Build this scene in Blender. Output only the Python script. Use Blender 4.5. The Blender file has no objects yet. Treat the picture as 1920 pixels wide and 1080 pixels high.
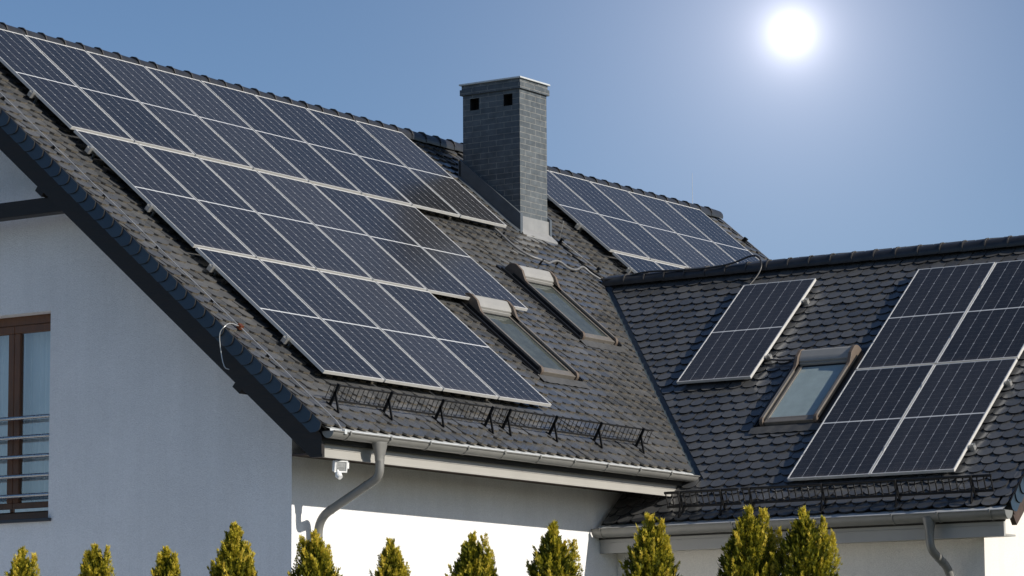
import bpy, bmesh, math, random
from mathutils import Vector as V3, Matrix
random.seed(11)
scene = bpy.context.scene
col = scene.collection
R = math.radians
PI = math.pi

# ------------------------------------------------------------------ camera
cam_d = bpy.data.cameras.new('camera'); cam = bpy.data.objects.new('camera', cam_d); col.objects.link(cam)
CAM = V3((-26.047, -19.691, -3.721))
yaw, pit, rol = 0.98196, 0.13217, -0.00611
cy_, sy_ = math.cos(yaw), math.sin(yaw)
fw = V3((sy_*math.cos(pit), cy_*math.cos(pit), math.sin(pit)))
rt = V3((cy_, -sy_, 0)); up = rt.cross(fw)
rt2 = rt*math.cos(rol) + up*math.sin(rol); up2 = up*math.cos(rol) - rt*math.sin(rol)
m = Matrix((rt2, up2, -fw)).transposed().to_4x4(); m.translation = CAM
cam.matrix_world = m
cam_d.sensor_width = 36; cam_d.lens = 6073.05/1920*36
cam_d.shift_y = 39.915/1920
cam_d.clip_start = 0.5; cam_d.clip_end = 6000
scene.camera = cam
def pix_dir(x, y):
    v = rt2*((x-960)/6073.05) - up2*((y-540-39.915)/6073.05) + fw
    return v.normalized()

# ------------------------------------------------------------------ world + sun
SUN_EL, SUN_AZ = R(27), R(6.5)           # azimuth from -Y towards +X
sun_dir = V3((math.cos(SUN_EL)*math.sin(SUN_AZ), -math.cos(SUN_EL)*math.cos(SUN_AZ), math.sin(SUN_EL)))
w = bpy.data.worlds.new('World'); scene.world = w; w.use_nodes = True
nt = w.node_tree; nt.nodes.clear()
N = nt.nodes.new; L = nt.links.new
out = N('ShaderNodeOutputWorld'); bg = N('ShaderNodeBackground'); sky = N('ShaderNodeTexSky')
sky.sky_type = 'NISHITA'; sky.sun_disc = False; sky.sun_elevation = SUN_EL
sky.sun_rotation = math.atan2(sun_dir.x, sun_dir.y)
sky.air_density = 0.8; sky.dust_density = 0.5; sky.ozone_density = 4.0
bg.inputs['Strength'].default_value = 0.098
L(sky.outputs[0], bg.inputs[0])
# the low bright sun seen in the sky and the aureole round it
tc = N('ShaderNodeTexCoord'); dt_ = N('ShaderNodeVectorMath'); dt_.operation = 'DOT_PRODUCT'
dt_.inputs[1].default_value = pix_dir(1484, 62)
L(tc.outputs['Generated'], dt_.inputs[0])
ac = N('ShaderNodeMath'); ac.operation = 'ARCCOSINE'; L(dt_.outputs['Value'], ac.inputs[0])
def expo(scale, power, amp):
    d = N('ShaderNodeMath'); d.operation = 'DIVIDE'; L(ac.outputs[0], d.inputs[0]); d.inputs[1].default_value = scale
    p = N('ShaderNodeMath'); p.operation = 'POWER'; L(d.outputs[0], p.inputs[0]); p.inputs[1].default_value = power
    n = N('ShaderNodeMath'); n.operation = 'MULTIPLY'; L(p.outputs[0], n.inputs[0]); n.inputs[1].default_value = -1
    e = N('ShaderNodeMath'); e.operation = 'EXPONENT'; L(n.outputs[0], e.inputs[0])
    a = N('ShaderNodeMath'); a.operation = 'MULTIPLY'; L(e.outputs[0], a.inputs[0]); a.inputs[1].default_value = amp
    return a
g1, g2, g3 = expo(0.0047, 1.05, 1.8), expo(0.020, 1.0, 0.42), expo(0.085, 1.5, 0.18)
s1 = N('ShaderNodeMath'); L(g1.outputs[0], s1.inputs[0]); L(g2.outputs[0], s1.inputs[1])
s2 = N('ShaderNodeMath'); L(s1.outputs[0], s2.inputs[0]); L(g3.outputs[0], s2.inputs[1])
bg2 = N('ShaderNodeBackground'); bg2.inputs[0].default_value = (1, 0.94, 0.98, 1); L(s2.outputs[0], bg2.inputs[1])
add = N('ShaderNodeAddShader'); L(bg.outputs[0], add.inputs[0]); L(bg2.outputs[0], add.inputs[1]); L(add.outputs[0], out.inputs[0])
sd = bpy.data.lights.new('sun', 'SUN'); sd.energy = 4.8; sd.angle = R(0.53); sd.color = (1, 0.93, 0.82)
so = bpy.data.objects.new('sun', sd); col.objects.link(so); so.rotation_euler = sun_dir.to_track_quat('Z', 'Y').to_euler(); so.location = (0, -30, 20)
scene.view_settings.view_transform = 'Standard'; scene.view_settings.look = 'None'
scene.view_settings.exposure = 0.0; scene.view_settings.gamma = 1
scene.render.engine = 'CYCLES'

# ------------------------------------------------------------------ roof frames
AM, BW = 0.700950, 0.684890
ca, sa, cb, sb = math.cos(AM), math.sin(AM), math.cos(BW), math.sin(BW)
XA = V3((1, 0, 0)); VM = V3((0, ca, sa)); NM = V3((0, -sa, ca))
UW = V3((0, -1, 0)); VW = V3((cb, 0, sb)); NW = V3((-sb, 0, cb))
def main(u, s, h=0.0): return XA*u + VM*s + NM*(h-0.15)
def wing(u, t, h=0.0): return UW*u + VW*t + NW*(h-4.5737)
def frame_matrix(o, a, b, c):
    mm = Matrix((a, b, c)).transposed().to_4x4(); mm.translation = o; return mm
YR, ZG = 5.36, -5.4
SAPEX = (YR-0.15*sa)/ca
XWR = 9.93; TAPEX = (XWR-4.5737*sb)/cb      # x = t*cb + 4.5737*sb
X0, X1, SE = -0.74, 17.2, -0.86             # main roof extents
UE0, UE1, TE = -2.95, 4.86, 3.577            # wing
YW, XG = 0.33, -0.10                         # main facade and gable wall planes
XWW, YWG = 6.10, -4.375                      # wing side wall and wing gable wall

# ------------------------------------------------------------------ mesh builder
class MB:
    def __init__(s): s.v, s.f, s.m, s.uv = [], [], [], {}
    def add(s, vs, fs, mi=0, xf=None):
        o = len(s.v); s.v += [tuple(xf(*p)) if xf else tuple(p) for p in vs]
        for f in fs: s.f.append(tuple(i+o for i in f)); s.m.append(mi)
        return s
    def box(s, a, b, mi=0, xf=None):
        x0, y0, z0 = a; x1, y1, z1 = b
        vs = [(x0,y0,z0),(x1,y0,z0),(x1,y1,z0),(x0,y1,z0),(x0,y0,z1),(x1,y0,z1),(x1,y1,z1),(x0,y1,z1)]
        return s.add(vs, [(3,2,1,0),(4,5,6,7),(0,1,5,4),(1,2,6,5),(2,3,7,6),(3,0,4,7)], mi, xf)
    def quad(s, p, mi=0, xf=None): return s.add(p, [tuple(range(len(p)))], mi, xf)
    def prism(s, prof, e0, e1, mi=0, xf=None):
        # prof: list of (a,b); swept along first axis from e0 to e1
        n = len(prof); vs = [(e0, a, b) for a, b in prof] + [(e1, a, b) for a, b in prof]
        fs = [(i, (i+1) % n, n+(i+1) % n, n+i) for i in range(n)] + [tuple(range(n-1, -1, -1)), tuple(range(n, 2*n))]
        return s.add(vs, fs, mi, xf)
    def tube(s, pts, r, n=8, mi=0, cap=True):
        pts = [V3(p) for p in pts]; rr = r if isinstance(r, (list, tuple)) else [r]*len(pts)
        d = (pts[1]-pts[0]).normalized(); a = d.orthogonal().normalized(); vs, fs = [], []
        for i, p in enumerate(pts):
            t = (pts[min(i+1, len(pts)-1)]-pts[max(i-1, 0)]).normalized()
            a = (a - t*a.dot(t)).normalized(); b = t.cross(a)
            for k in range(n):
                q = 2*PI*k/n; vs.append(p + (a*math.cos(q) + b*math.sin(q))*rr[i])
        for i in range(len(pts)-1):
            for k in range(n): fs.append((i*n+k, i*n+(k+1) % n, (i+1)*n+(k+1) % n, (i+1)*n+k))
        if cap: fs += [tuple(range(n-1, -1, -1)), tuple(range((len(pts)-1)*n, len(pts)*n))]
        return s.add(vs, fs, mi)
    def build(s, name, mats, parent=None, smooth=False, bevel=0, world=None):
        me = bpy.data.meshes.new(name); me.from_pydata(s.v, [], s.f)
        for mt in (mats if isinstance(mats, (list, tuple)) else [mats]): me.materials.append(mt)
        me.polygons.foreach_set('material_index', s.m)
        bm = bmesh.new(); bm.from_mesh(me)
        if not getattr(s, 'raw', False): bmesh.ops.recalc_face_normals(bm, faces=bm.faces)
        bm.to_mesh(me); bm.free()
        if smooth: me.set_sharp_from_angle(angle=R(38)); me.polygons.foreach_set('use_smooth', [True]*len(me.polygons))
        o = bpy.data.objects.new(name, me); col.objects.link(o)
        if parent is not None: o.parent = parent
        if bevel:
            b = o.modifiers.new('bevel', 'BEVEL'); b.width = bevel; b.segments = 2; b.limit_method = 'ANGLE'; b.angle_limit = R(35)
        return o
def smooth_path(pts, it=2):
    p = [V3(q) for q in pts]
    for _ in range(it):
        n = [p[0]]
        for i in range(len(p)-1): n += [p[i]*0.75+p[i+1]*0.25, p[i]*0.25+p[i+1]*0.75]
        p = n + [p[-1]]
    return p
def tag(o, label=None, cat=None, group=None, kind=None):
    if label: o['label'] = label
    if cat: o['category'] = cat
    if group: o['group'] = group
    if kind: o['kind'] = kind
    return o
def empty(name, mat=None):
    o = bpy.data.objects.new(name, None); o.empty_display_size = 0.2; col.objects.link(o)
    if mat is not None: o.matrix_world = mat
    return o
def children(o): return [c for c in bpy.data.objects if c.parent == o]
def copy_tree(o, parent=None):
    c = o.copy(); col.objects.link(c)
    if parent is not None: c.parent = parent
    for ch in children(o): copy_tree(ch, c)
    return c

# ------------------------------------------------------------------ materials
def new_mat(name):
    mt = bpy.data.materials.new(name); mt.use_nodes = True
    return mt, mt.node_tree, mt.node_tree.nodes['Principled BSDF']
def mat(name, c, rough=0.6, metal=0.0, var=0.12, scale=6.0, bump=0.0, bscale=60.0, spec=0.5, stretch=None, rvar=0.1):
    mt, t, b = new_mat(name); n = t.nodes.new; l = t.links.new
    tc = n('ShaderNodeTexCoord'); src = tc.outputs['Object']
    if stretch:
        mp = n('ShaderNodeMapping'); mp.inputs['Scale'].default_value = stretch; l(src, mp.inputs[0]); src = mp.outputs[0]
    nz = n('ShaderNodeTexNoise'); nz.inputs['Scale'].default_value = scale; nz.inputs['Detail'].default_value = 6; nz.inputs['Roughness'].default_value = 0.62
    l(src, nz.inputs['Vector'])
    mx = n('ShaderNodeMix'); mx.data_type = 'RGBA'
    mx.inputs['A'].default_value = tuple(x*(1-var) for x in c)+(1,); mx.inputs['B'].default_value = tuple(min(1, x*(1+var)) for x in c)+(1,)
    mr = n('ShaderNodeMapRange'); mr.inputs['From Min'].default_value = 0.3; mr.inputs['From Max'].default_value = 0.7; l(nz.outputs['Fac'], mr.inputs['Value'])
    l(mr.outputs[0], mx.inputs['Factor']); l(mx.outputs['Result'], b.inputs['Base Color'])
    rr = n('ShaderNodeMapRange'); rr.inputs['To Min'].default_value = max(0.02, rough-rvar); rr.inputs['To Max'].default_value = min(1, rough+rvar); l(nz.outputs['Fac'], rr.inputs['Value']); l(rr.outputs[0], b.inputs['Roughness'])
    b.inputs['Metallic'].default_value = metal; b.inputs['Specular IOR Level'].default_value = spec
    if bump:
        bz = n('ShaderNodeTexNoise'); bz.inputs['Scale'].default_value = bscale; bz.inputs['Detail'].default_value = 5; l(src, bz.inputs['Vector'])
        bp = n('ShaderNodeBump'); bp.inputs['Strength'].default_value = bump; bp.inputs['Distance'].default_value = 0.01; l(bz.outputs['Fac'], bp.inputs['Height']); l(bp.outputs[0], b.inputs['Normal'])
    return mt

def tile_material(name, c1, c2, rough):
    mt, t, b = new_mat(name); n = t.nodes.new; l = t.links.new
    g = n('ShaderNodeNewGeometry'); tc = n('ShaderNodeTexCoord')
    rp = n('ShaderNodeValToRGB'); e = rp.color_ramp.elements
    e[0].color = c1+(1,); e[1].color = c2+(1,)
    l(g.outputs['Random Per Island'], rp.inputs[0])
    nz = n('ShaderNodeTexNoise'); nz.inputs['Scale'].default_value = 9; nz.inputs['Detail'].default_value = 8; nz.inputs['Roughness'].default_value = 0.7; l(tc.outputs['Object'], nz.inputs['Vector'])
    nz2 = n('ShaderNodeTexNoise'); nz2.inputs['Scale'].default_value = 0.9; nz2.inputs['Detail'].default_value = 3; l(tc.outputs['Object'], nz2.inputs['Vector'])
    ad = n('ShaderNodeMath'); l(nz.outputs['Fac'], ad.inputs[0]); l(nz2.outputs['Fac'], ad.inputs[1])
    mr = n('ShaderNodeMapRange'); mr.inputs['From Min'].default_value = 0.7; mr.inputs['From Max'].default_value = 1.3; mr.inputs['To Min'].default_value = 0.82; mr.inputs['To Max'].default_value = 1.18; l(ad.outputs[0], mr.inputs['Value'])
    hs = n('ShaderNodeHueSaturation'); l(rp.outputs[0], hs.inputs['Color']); l(mr.outputs[0], hs.inputs['Value']); l(hs.outputs[0], b.inputs['Base Color'])
    rr = n('ShaderNodeMapRange'); rr.inputs['From Min'].default_value = .35; rr.inputs['From Max'].default_value = .65; rr.inputs['To Min'].default_value = rough-0.06; rr.inputs['To Max'].default_value = rough+0.12; l(nz2.outputs['Fac'], rr.inputs['Value']); l(rr.outputs[0], b.inputs['Roughness']); b.inputs['IOR'].default_value = 1.62
    bp = n('ShaderNodeBump'); bp.inputs['Strength'].default_value = 0.16; bp.inputs['Distance'].default_value = 0.003; l(nz.outputs['Fac'], bp.inputs['Height']); l(bp.outputs[0], b.inputs['Normal'])
    return mt

M_tile = tile_material('glazed clay tile', (0.070, 0.073, 0.077), (0.112, 0.112, 0.111), 0.18)
M_edge = mat('raw clay tile edge', (0.125, 0.110, 0.088), 0.85, var=0.45, scale=30)
M_side_shade = mat('shade dark tile side', (0.034, 0.033, 0.032), 0.7, var=0.3, scale=30)  # shade on edges turned from the sun, put into the colour
M_edge_shade = mat('shade black tile edge', (0.010, 0.010, 0.011), 0.8, var=0.3, scale=30)  # shade of the gaps under the tiles, painted as a near-black edge
M_ridge = mat('ridge tile clay', (0.030, 0.031, 0.034), 0.34, var=0.25, scale=8)
M_clip = mat('grey ridge clip', (0.085, 0.08, 0.075), 0.45, metal=.4)
M_deck = mat('roof felt', (0.03, 0.03, 0.03), 0.9)
def plaster_material(name='white plaster', base=(.88, .88, .88)):
    mt, t, b = new_mat(name); n = t.nodes.new; l = t.links.new
    tc = n('ShaderNodeTexCoord')
    def noise(scale, det, stretch=None):
        src = tc.outputs['Object']
        if stretch:
            mp = n('ShaderNodeMapping'); mp.inputs['Scale'].default_value = stretch; l(src, mp.inputs[0]); src = mp.outputs[0]
        z = n('ShaderNodeTexNoise'); z.inputs['Scale'].default_value = scale; z.inputs['Detail'].default_value = det; z.inputs['Roughness'].default_value = .65; l(src, z.inputs['Vector']); return z.outputs['Fac']
    def rng(f, lo, hi, a0=.3, a1=.7):
        r = n('ShaderNodeMapRange'); r.inputs['From Min'].default_value = a0; r.inputs['From Max'].default_value = a1; r.inputs['To Min'].default_value = lo; r.inputs['To Max'].default_value = hi; l(f, r.inputs['Value']); return r.outputs[0]
    def mul(x, y):
        m_ = n('ShaderNodeMath'); m_.operation = 'MULTIPLY'; l(x, m_.inputs[0]); l(y, m_.inputs[1]); return m_.outputs[0]
    v = mul(mul(rng(noise(.9, 5), .93, 1.03), rng(noise(1.0, 4, (5, 5, .30)), .95, 1.02)), rng(noise(75, 3), .90, 1.07))
    hs = n('ShaderNodeHueSaturation'); hs.inputs['Color'].default_value = base+(1,); l(v, hs.inputs['Value']); l(hs.outputs[0], b.inputs['Base Color'])
    b.inputs['Roughness'].default_value = .92; b.inputs['Specular IOR Level'].default_value = .2
    bp = n('ShaderNodeBump'); bp.inputs['Strength'].default_value = .8; bp.inputs['Distance'].default_value = .008; l(noise(95, 4), bp.inputs['Height']); l(bp.outputs[0], b.inputs['Normal'])
    return mt
M_plaster = plaster_material(); M_cream = plaster_material('cream plaster', (.82, .785, .73))
M_wood = mat('dark stained wood', (0.012, 0.009, 0.008), 0.62, var=0.5, scale=3, bump=0.4, bscale=20, stretch=(3, 0.5, 3))
M_wood2 = mat('brown boarded wood', (0.060, 0.038, 0.028), 0.6, var=0.35, scale=6, bump=0.3, bscale=30)
M_frame = mat('window frame wood', (0.135, 0.055, 0.022), 0.42, var=0.25, scale=9, bump=0.1, stretch=(4, 4, .5))
M_fascia = mat('grey painted fascia', (0.37, 0.36, 0.335), 0.5, var=0.05, scale=2.0)
M_gut = mat('grey gutter metal', (0.205, 0.203, 0.19), 0.42, metal=0.15, var=0.1, scale=5)
M_zinc = mat('zinc drip flashing', (0.60, 0.62, 0.62), 0.45, metal=0.25, var=0.12, scale=14)
M_alu = mat('anodised aluminium', (0.78, 0.77, 0.74), 0.38, metal=0.35, var=0.06, scale=10)
M_clamp = mat('clamp aluminium', (0.62, 0.62, 0.60), 0.32, metal=0.7, var=0.15, scale=40)
M_steel = mat('brushed stainless steel', (0.50, 0.50, 0.50), 0.28, metal=1.0, var=0.06, scale=20)
M_black = mat('black powder coated steel', (0.012, 0.012, 0.0125), 0.5, var=0.2, scale=20, spec=.25)
M_cable = mat('black cable sheath', (0.03, 0.03, 0.032), 0.4)
M_conduit = mat('grey corrugated conduit', (0.16, 0.16, 0.16), 0.4, var=0.2, scale=30)
M_wire = mat('galvanised wire', (0.55, 0.55, 0.54), 0.4, metal=0.6)
M_white = mat('white plastic', (0.75, 0.76, 0.76), 0.35)
M_copper = mat('copper clamp', (0.35, 0.11, 0.05), 0.4, metal=0.8)
M_lead = mat('grey lead apron', (0.10, 0.098, 0.092), 0.42, metal=0.2, var=0.2, scale=8, bump=0.3, bscale=12)
M_flash = mat('light chimney apron', (0.29, 0.29, 0.285), 0.45, metal=0.2, var=0.12, scale=6)
M_dflash = mat('dark side flashing', (0.10, 0.115, 0.13), 0.42, metal=0.2, var=0.15, scale=5)
M_valley = mat('valley gutter sheet', (0.055, 0.075, 0.09), 0.38, metal=0.3, var=0.2, scale=5)
M_box = mat('shutter box light grey', (0.31, 0.305, 0.29), 0.42, var=0.05, scale=8)
M_cap = mat('brown plastic end cap', (0.12, 0.092, 0.072), 0.6, var=0.12, scale=25)
M_rail = mat('grey brown aluminium rail', (0.22, 0.20, 0.175), 0.35, metal=0.3, var=0.08, scale=10)
M_dark = mat('black rubber and metal', (0.013, 0.014, 0.016), 0.35, var=0.2)
M_void = mat('dark interior', (0.01, 0.01, 0.01), 0.9)
M_curtain = mat('pale curtain', (0.85, 0.87, 0.87), 0.9, var=0.05, scale=4)
M_sill = mat('dark stone sill', (0.035, 0.04, 0.05), 0.5)
M_blind = mat('pale blind behind skylight', (0.085, 0.090, 0.080), 0.9, var=0.35)
M_blind2 = mat('bright blind behind skylight', (0.46, 0.52, 0.52), 0.9, var=0.1)
M_lamp = mat('clear floodlight lens', (0.35, 0.36, 0.36), 0.12, var=0.3, scale=40)

def glass_mat(name, tint, refl=1.0, rough=0.02):
    mt, t, b = new_mat(name); n = t.nodes.new; l = t.links.new
    o = t.nodes['Material Output']; t.nodes.remove(b)
    gl = n('ShaderNodeBsdfGlossy'); gl.inputs['Roughness'].default_value = rough
    tr = n('ShaderNodeBsdfTransparent'); tr.inputs['Color'].default_value = tint+(1,)
    f0 = ((1.62*refl-1)/(1.62*refl+1))**2
    lw_ = n('ShaderNodeLayerWeight'); lw_.inputs['Blend'].default_value = .5
    pw = n('ShaderNodeMath'); pw.operation = 'POWER'; l(lw_.outputs['Facing'], pw.inputs[0]); pw.inputs[1].default_value = 5
    fr = n('ShaderNodeMath'); fr.operation = 'MULTIPLY_ADD'; l(pw.outputs[0], fr.inputs[0]); fr.inputs[1].default_value = 1-f0; fr.inputs[2].default_value = f0
    nz = n('ShaderNodeTexNoise'); nz.inputs['Scale'].default_value = 1.6
    tc = n('ShaderNodeTexCoord'); l(tc.outputs['Object'], nz.inputs['Vector'])
    bp = n('ShaderNodeBump'); bp.inputs['Strength'].default_value = 0.02; bp.inputs['Distance'].default_value = 0.02; l(nz.outputs['Fac'], bp.inputs['Height']); l(bp.outputs[0], gl.inputs['Normal'])
    mx = n('ShaderNodeMixShader'); l(fr.outputs[0], mx.inputs[0]); l(tr.outputs[0], mx.inputs[1]); l(gl.outputs[0], mx.inputs[2]); l(mx.outputs[0], o.inputs[0])
    return mt
M_glass = glass_mat('window glass', (0.88, 0.93, 0.93), 1.8)
M_skyglass = glass_mat('skylight glass', (0.88, 0.92, 0.92), 1.15)

# solar cells: six columns of half cells, white gaps, fine busbars, dust
PW_, PL_ = 1.035, 2.195
def cell_material():
    mt, t, b = new_mat('solar cells under glass'); n = t.nodes.new; l = t.links.new
    tc = n('ShaderNodeTexCoord'); sp = n('ShaderNodeSeparateXYZ'); l(tc.outputs['Object'], sp.inputs[0])
    def M(op, a, b_=None, c_=None):
        x = n('ShaderNodeMath'); x.operation = op
        for i, q in enumerate((a, b_, c_)):
            if q is None: continue
            if isinstance(q, (int, float)): x.inputs[i].default_value = q
            else: l(q, x.inputs[i])
        return x.outputs[0]
    u = M('SUBTRACT', sp.outputs[0], 0.0155)
    cw = (PW_-0.031)/6
    fu = M('MULTIPLY', M('ABSOLUTE', M('SUBTRACT', M('FRACT', M('DIVIDE', u, cw)), 0.5)), cw)       # distance from cell centre
    du = M('SUBTRACT', cw/2, fu)                                                                   # distance to column gap
    vv = M('SUBTRACT', M('ABSOLUTE', M('SUBTRACT', sp.outputs[1], PL_/2)), 0.010)
    ch = (PL_/2-0.010-0.0155)/12
    fv = M('MULTIPLY', M('ABSOLUTE', M('SUBTRACT', M('FRACT', M('DIVIDE', vv, ch)), 0.5)), ch)
    dv = M('SUBTRACT', ch/2, fv)
    colgap = M('LESS_THAN', du, 0.0022)
    rowgap = M('LESS_THAN', dv, 0.0010)
    # corner diamonds at every second row boundary
    fv2 = M('MULTIPLY', M('ABSOLUTE', M('SUBTRACT', M('FRACT', M('DIVIDE', vv, ch*2)), 0.5)), ch*2)
    dv2 = M('SUBTRACT', ch, fv2)
    diam = M('LESS_THAN', M('ADD', du, dv2), 0.0125)
    mid = M('LESS_THAN', vv, 0.0)
    edge = M('LESS_THAN', M('MINIMUM', M('MINIMUM', sp.outputs[0], M('SUBTRACT', PW_, sp.outputs[0])), M('MINIMUM', sp.outputs[1], M('SUBTRACT', PL_, sp.outputs[1]))), 0.0150)
    white = M('MAXIMUM', mid, edge)
    bus = M('LESS_THAN', M('ABSOLUTE', M('SUBTRACT', M('FRACT', M('DIVIDE', u, cw/9)), 0.5)), 0.03)
    nz = n('ShaderNodeTexNoise'); nz.inputs['Scale'].default_value = 3.0; nz.inputs['Detail'].default_value = 7; nz.inputs['Roughness'].default_value = 0.65
    oi = n('ShaderNodeObjectInfo'); vadd = n('ShaderNodeVectorMath'); l(tc.outputs['Object'], vadd.inputs[0])
    cmb = n('ShaderNodeCombineXYZ'); l(M('MULTIPLY', oi.outputs['Random'], 37.0), cmb.inputs[2]); l(cmb.outputs[0], vadd.inputs[1])
    l(vadd.outputs[0], nz.inputs['Vector'])
    mp = n('ShaderNodeMapping'); mp.inputs['Scale'].default_value = (60, 5, 1); l(vadd.outputs[0], mp.inputs[0])
    nd = n('ShaderNodeTexNoise'); nd.inputs['Scale'].default_value = 1.0; nd.inputs['Detail'].default_value = 4; l(mp.outputs[0], nd.inputs['Vector'])
    def mix(f, a, c):
        x = n('ShaderNodeMix'); x.data_type = 'RGBA'
        for s_, q in (('Factor', f), ('A', a), ('B', c)):
            if isinstance(q, (int, float)): x.inputs[s_].default_value = q
            elif isinstance(q, tuple): x.inputs[s_].default_value = q+(1,)
            else: l(q, x.inputs[s_])
        return x.outputs['Result']
    c0 = mix(M('MULTIPLY', nz.outputs['Fac'], oi.outputs['Random']), (0.016, 0.017, 0.0195), (0.031, 0.031, 0.034))
    dirt = M('MULTIPLY', M('MAXIMUM', M('SUBTRACT', 1.0, M('MULTIPLY', sp.outputs[1], 11.0)), 0.0), M('MULTIPLY', nd.outputs['Fac'], .22))
    dust = M('MULTIPLY', M('SUBTRACT', nd.outputs['Fac'], 0.38), 0.16)
    tone = n('ShaderNodeHueSaturation'); l(c0, tone.inputs['Color']); l(M('MULTIPLY_ADD', oi.outputs['Random'], .7, .7), tone.inputs['Value']); c0 = tone.outputs[0]
    c0 = mix(M('MAXIMUM', M('ADD', M('MAXIMUM', dust, 0.0), dirt), 0.0), c0, (0.30, 0.26, 0.23))
    c1 = mix(M('MULTIPLY', bus, 0.10), c0, (0.35, 0.36, 0.38))
    c2 = mix(M('MULTIPLY', rowgap, 0.20), c1, (0.45, 0.46, 0.48))
    c2 = mix(M('MAXIMUM', M('MULTIPLY', colgap, .9), M('MULTIPLY', diam, .8)), c2, (0.48, 0.49, 0.51))
    c3 = mix(white, c2, (0.62, 0.63, 0.64))
    l(c3, b.inputs['Base Color'])
    rr = n('ShaderNodeMapRange'); rr.inputs['To Min'].default_value = 0.13; rr.inputs['To Max'].default_value = 0.27; l(nz.outputs['Fac'], rr.inputs['Value']); l(rr.outputs[0], b.inputs['Roughness'])
    b.inputs['IOR'].default_value = 1.64
    return mt
M_cell = cell_material()

def brick_material():
    mt, t, b = new_mat('grey clinker brick'); n = t.nodes.new; l = t.links.new
    uv = n('ShaderNodeUVMap'); uv.uv_map = 'UVMap'
    br = n('ShaderNodeTexBrick'); l(uv.outputs[0], br.inputs['Vector'])
    br.offset = 0.5; br.inputs['Scale'].default_value = 1.0; br.inputs['Brick Width'].default_value = 0.252; br.inputs['Row Height'].default_value = 0.0762
    br.inputs['Mortar Size'].default_value = 0.0055; br.inputs['Mortar Smooth'].default_value = 0.25; br.inputs['Bias'].default_value = -0.1
    br.inputs['Color1'].default_value = (0.072, 0.085, 0.095, 1); br.inputs['Color2'].default_value = (0.108, 0.122, 0.130, 1); br.inputs['Mortar'].default_value = (0.21, 0.21, 0.20, 1)
    nz = n('ShaderNodeTexNoise'); nz.inputs['Scale'].default_value = 9; nz.inputs['Detail'].default_value = 7; nz.inputs['Roughness'].default_value = .7; l(uv.outputs[0], nz.inputs['Vector'])
    mr = n('ShaderNodeMapRange'); mr.inputs['From Min'].default_value = .3; mr.inputs['From Max'].default_value = .7; mr.inputs['To Min'].default_value = .65; mr.inputs['To Max'].default_value = 1.3; l(nz.outputs['Fac'], mr.inputs['Value'])
    hs = n('ShaderNodeHueSaturation'); l(br.outputs['Color'], hs.inputs['Color']); l(mr.outputs[0], hs.inputs['Value']); l(hs.outputs[0], b.inputs['Base Color'])
    b.inputs['Roughness'].default_value = .5
    iv = n('ShaderNodeMath'); iv.operation = 'SUBTRACT'; iv.inputs[0].default_value = 1; l(br.outputs['Fac'], iv.inputs[1])
    ad = n('ShaderNodeMath'); ad.operation = 'MULTIPLY_ADD'; l(nz.outputs['Fac'], ad.inputs[0]); ad.inputs[1].default_value = .3; l(iv.outputs[0], ad.inputs[2])
    bp = n('ShaderNodeBump'); bp.inputs['Strength'].default_value = .7; bp.inputs['Distance'].default_value = .006; l(ad.outputs[0], bp.inputs['Height']); l(bp.outputs[0], b.inputs['Normal'])
    return mt
M_brick = brick_material()

# ------------------------------------------------------------------ ground (setting)
def grass_mat():
    mt, t, b = new_mat('lawn'); n = t.nodes.new; l = t.links.new
    tc = n('ShaderNodeTexCoord')
    a = n('ShaderNodeTexNoise'); a.inputs['Scale'].default_value = .25; a.inputs['Detail'].default_value = 9; l(tc.outputs['Object'], a.inputs['Vector'])
    rp = n('ShaderNodeValToRGB'); rp.color_ramp.elements[0].position = .35; rp.color_ramp.elements[0].color = (.030, .040, .014, 1); rp.color_ramp.elements[1].position = .65; rp.color_ramp.elements[1].color = (.075, .068, .032, 1)
    l(a.outputs['Fac'], rp.inputs[0]); l(rp.outputs[0], b.inputs['Base Color']); b.inputs['Roughness'].default_value = .95
    return mt
g = MB(); nseg = 48
g.add([(0, 0, ZG)] + [(2500*math.cos(2*PI*k/nseg), 2500*math.sin(2*PI*k/nseg), ZG) for k in range(nseg)], [(0, k+1, (k+1) % nseg+1) for k in range(nseg)])
tag(g.build('ground', grass_mat()), kind='structure')
YW_ = 0.32
M_bounce = mat('pale bounce surface', (0.62, 0.62, 0.61), 0.95, var=0.25, scale=25)
p = MB(); p.quad([(-12, -2.2, ZG+.004), (-.11, -2.2, ZG+.004), (-.11, 18, ZG+.004), (-12, 18, ZG+.004)]); tag(p.build('bounce_sheet', M_bounce), kind='structure')  # unseen pale sheet added to bounce sunlight onto the shaded gable wall

# ------------------------------------------------------------------ house
house = empty('house'); house.location = (5.0, 3.0, ZG)
HINV = Matrix.Translation((-5.0, -3.0, -ZG))
def part(mb, name, mats, parent=None, smooth=False, bevel=0):
    """part of the house in world coordinates"""
    o = mb.build(name, mats, None, smooth, bevel)
    pa = parent or house
    o.parent = pa
    o.matrix_parent_inverse = HINV if pa is house else Matrix.Identity(4)
    return o
tag(house, 'white plastered house with dark scalloped tile roofs and a grey brick chimney', 'house')

def ztop(y, off=0.20):      # underside of the main roof above y
    yy = y if y <= YR else 2*YR-y
    return yy*sa/ca - (0.15+off)/ca
def zwing(x, off=0.2):
    xx = x if x <= XWR else 2*XWR-x
    return (xx*sb - 4.5737 - off)/cb

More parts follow.
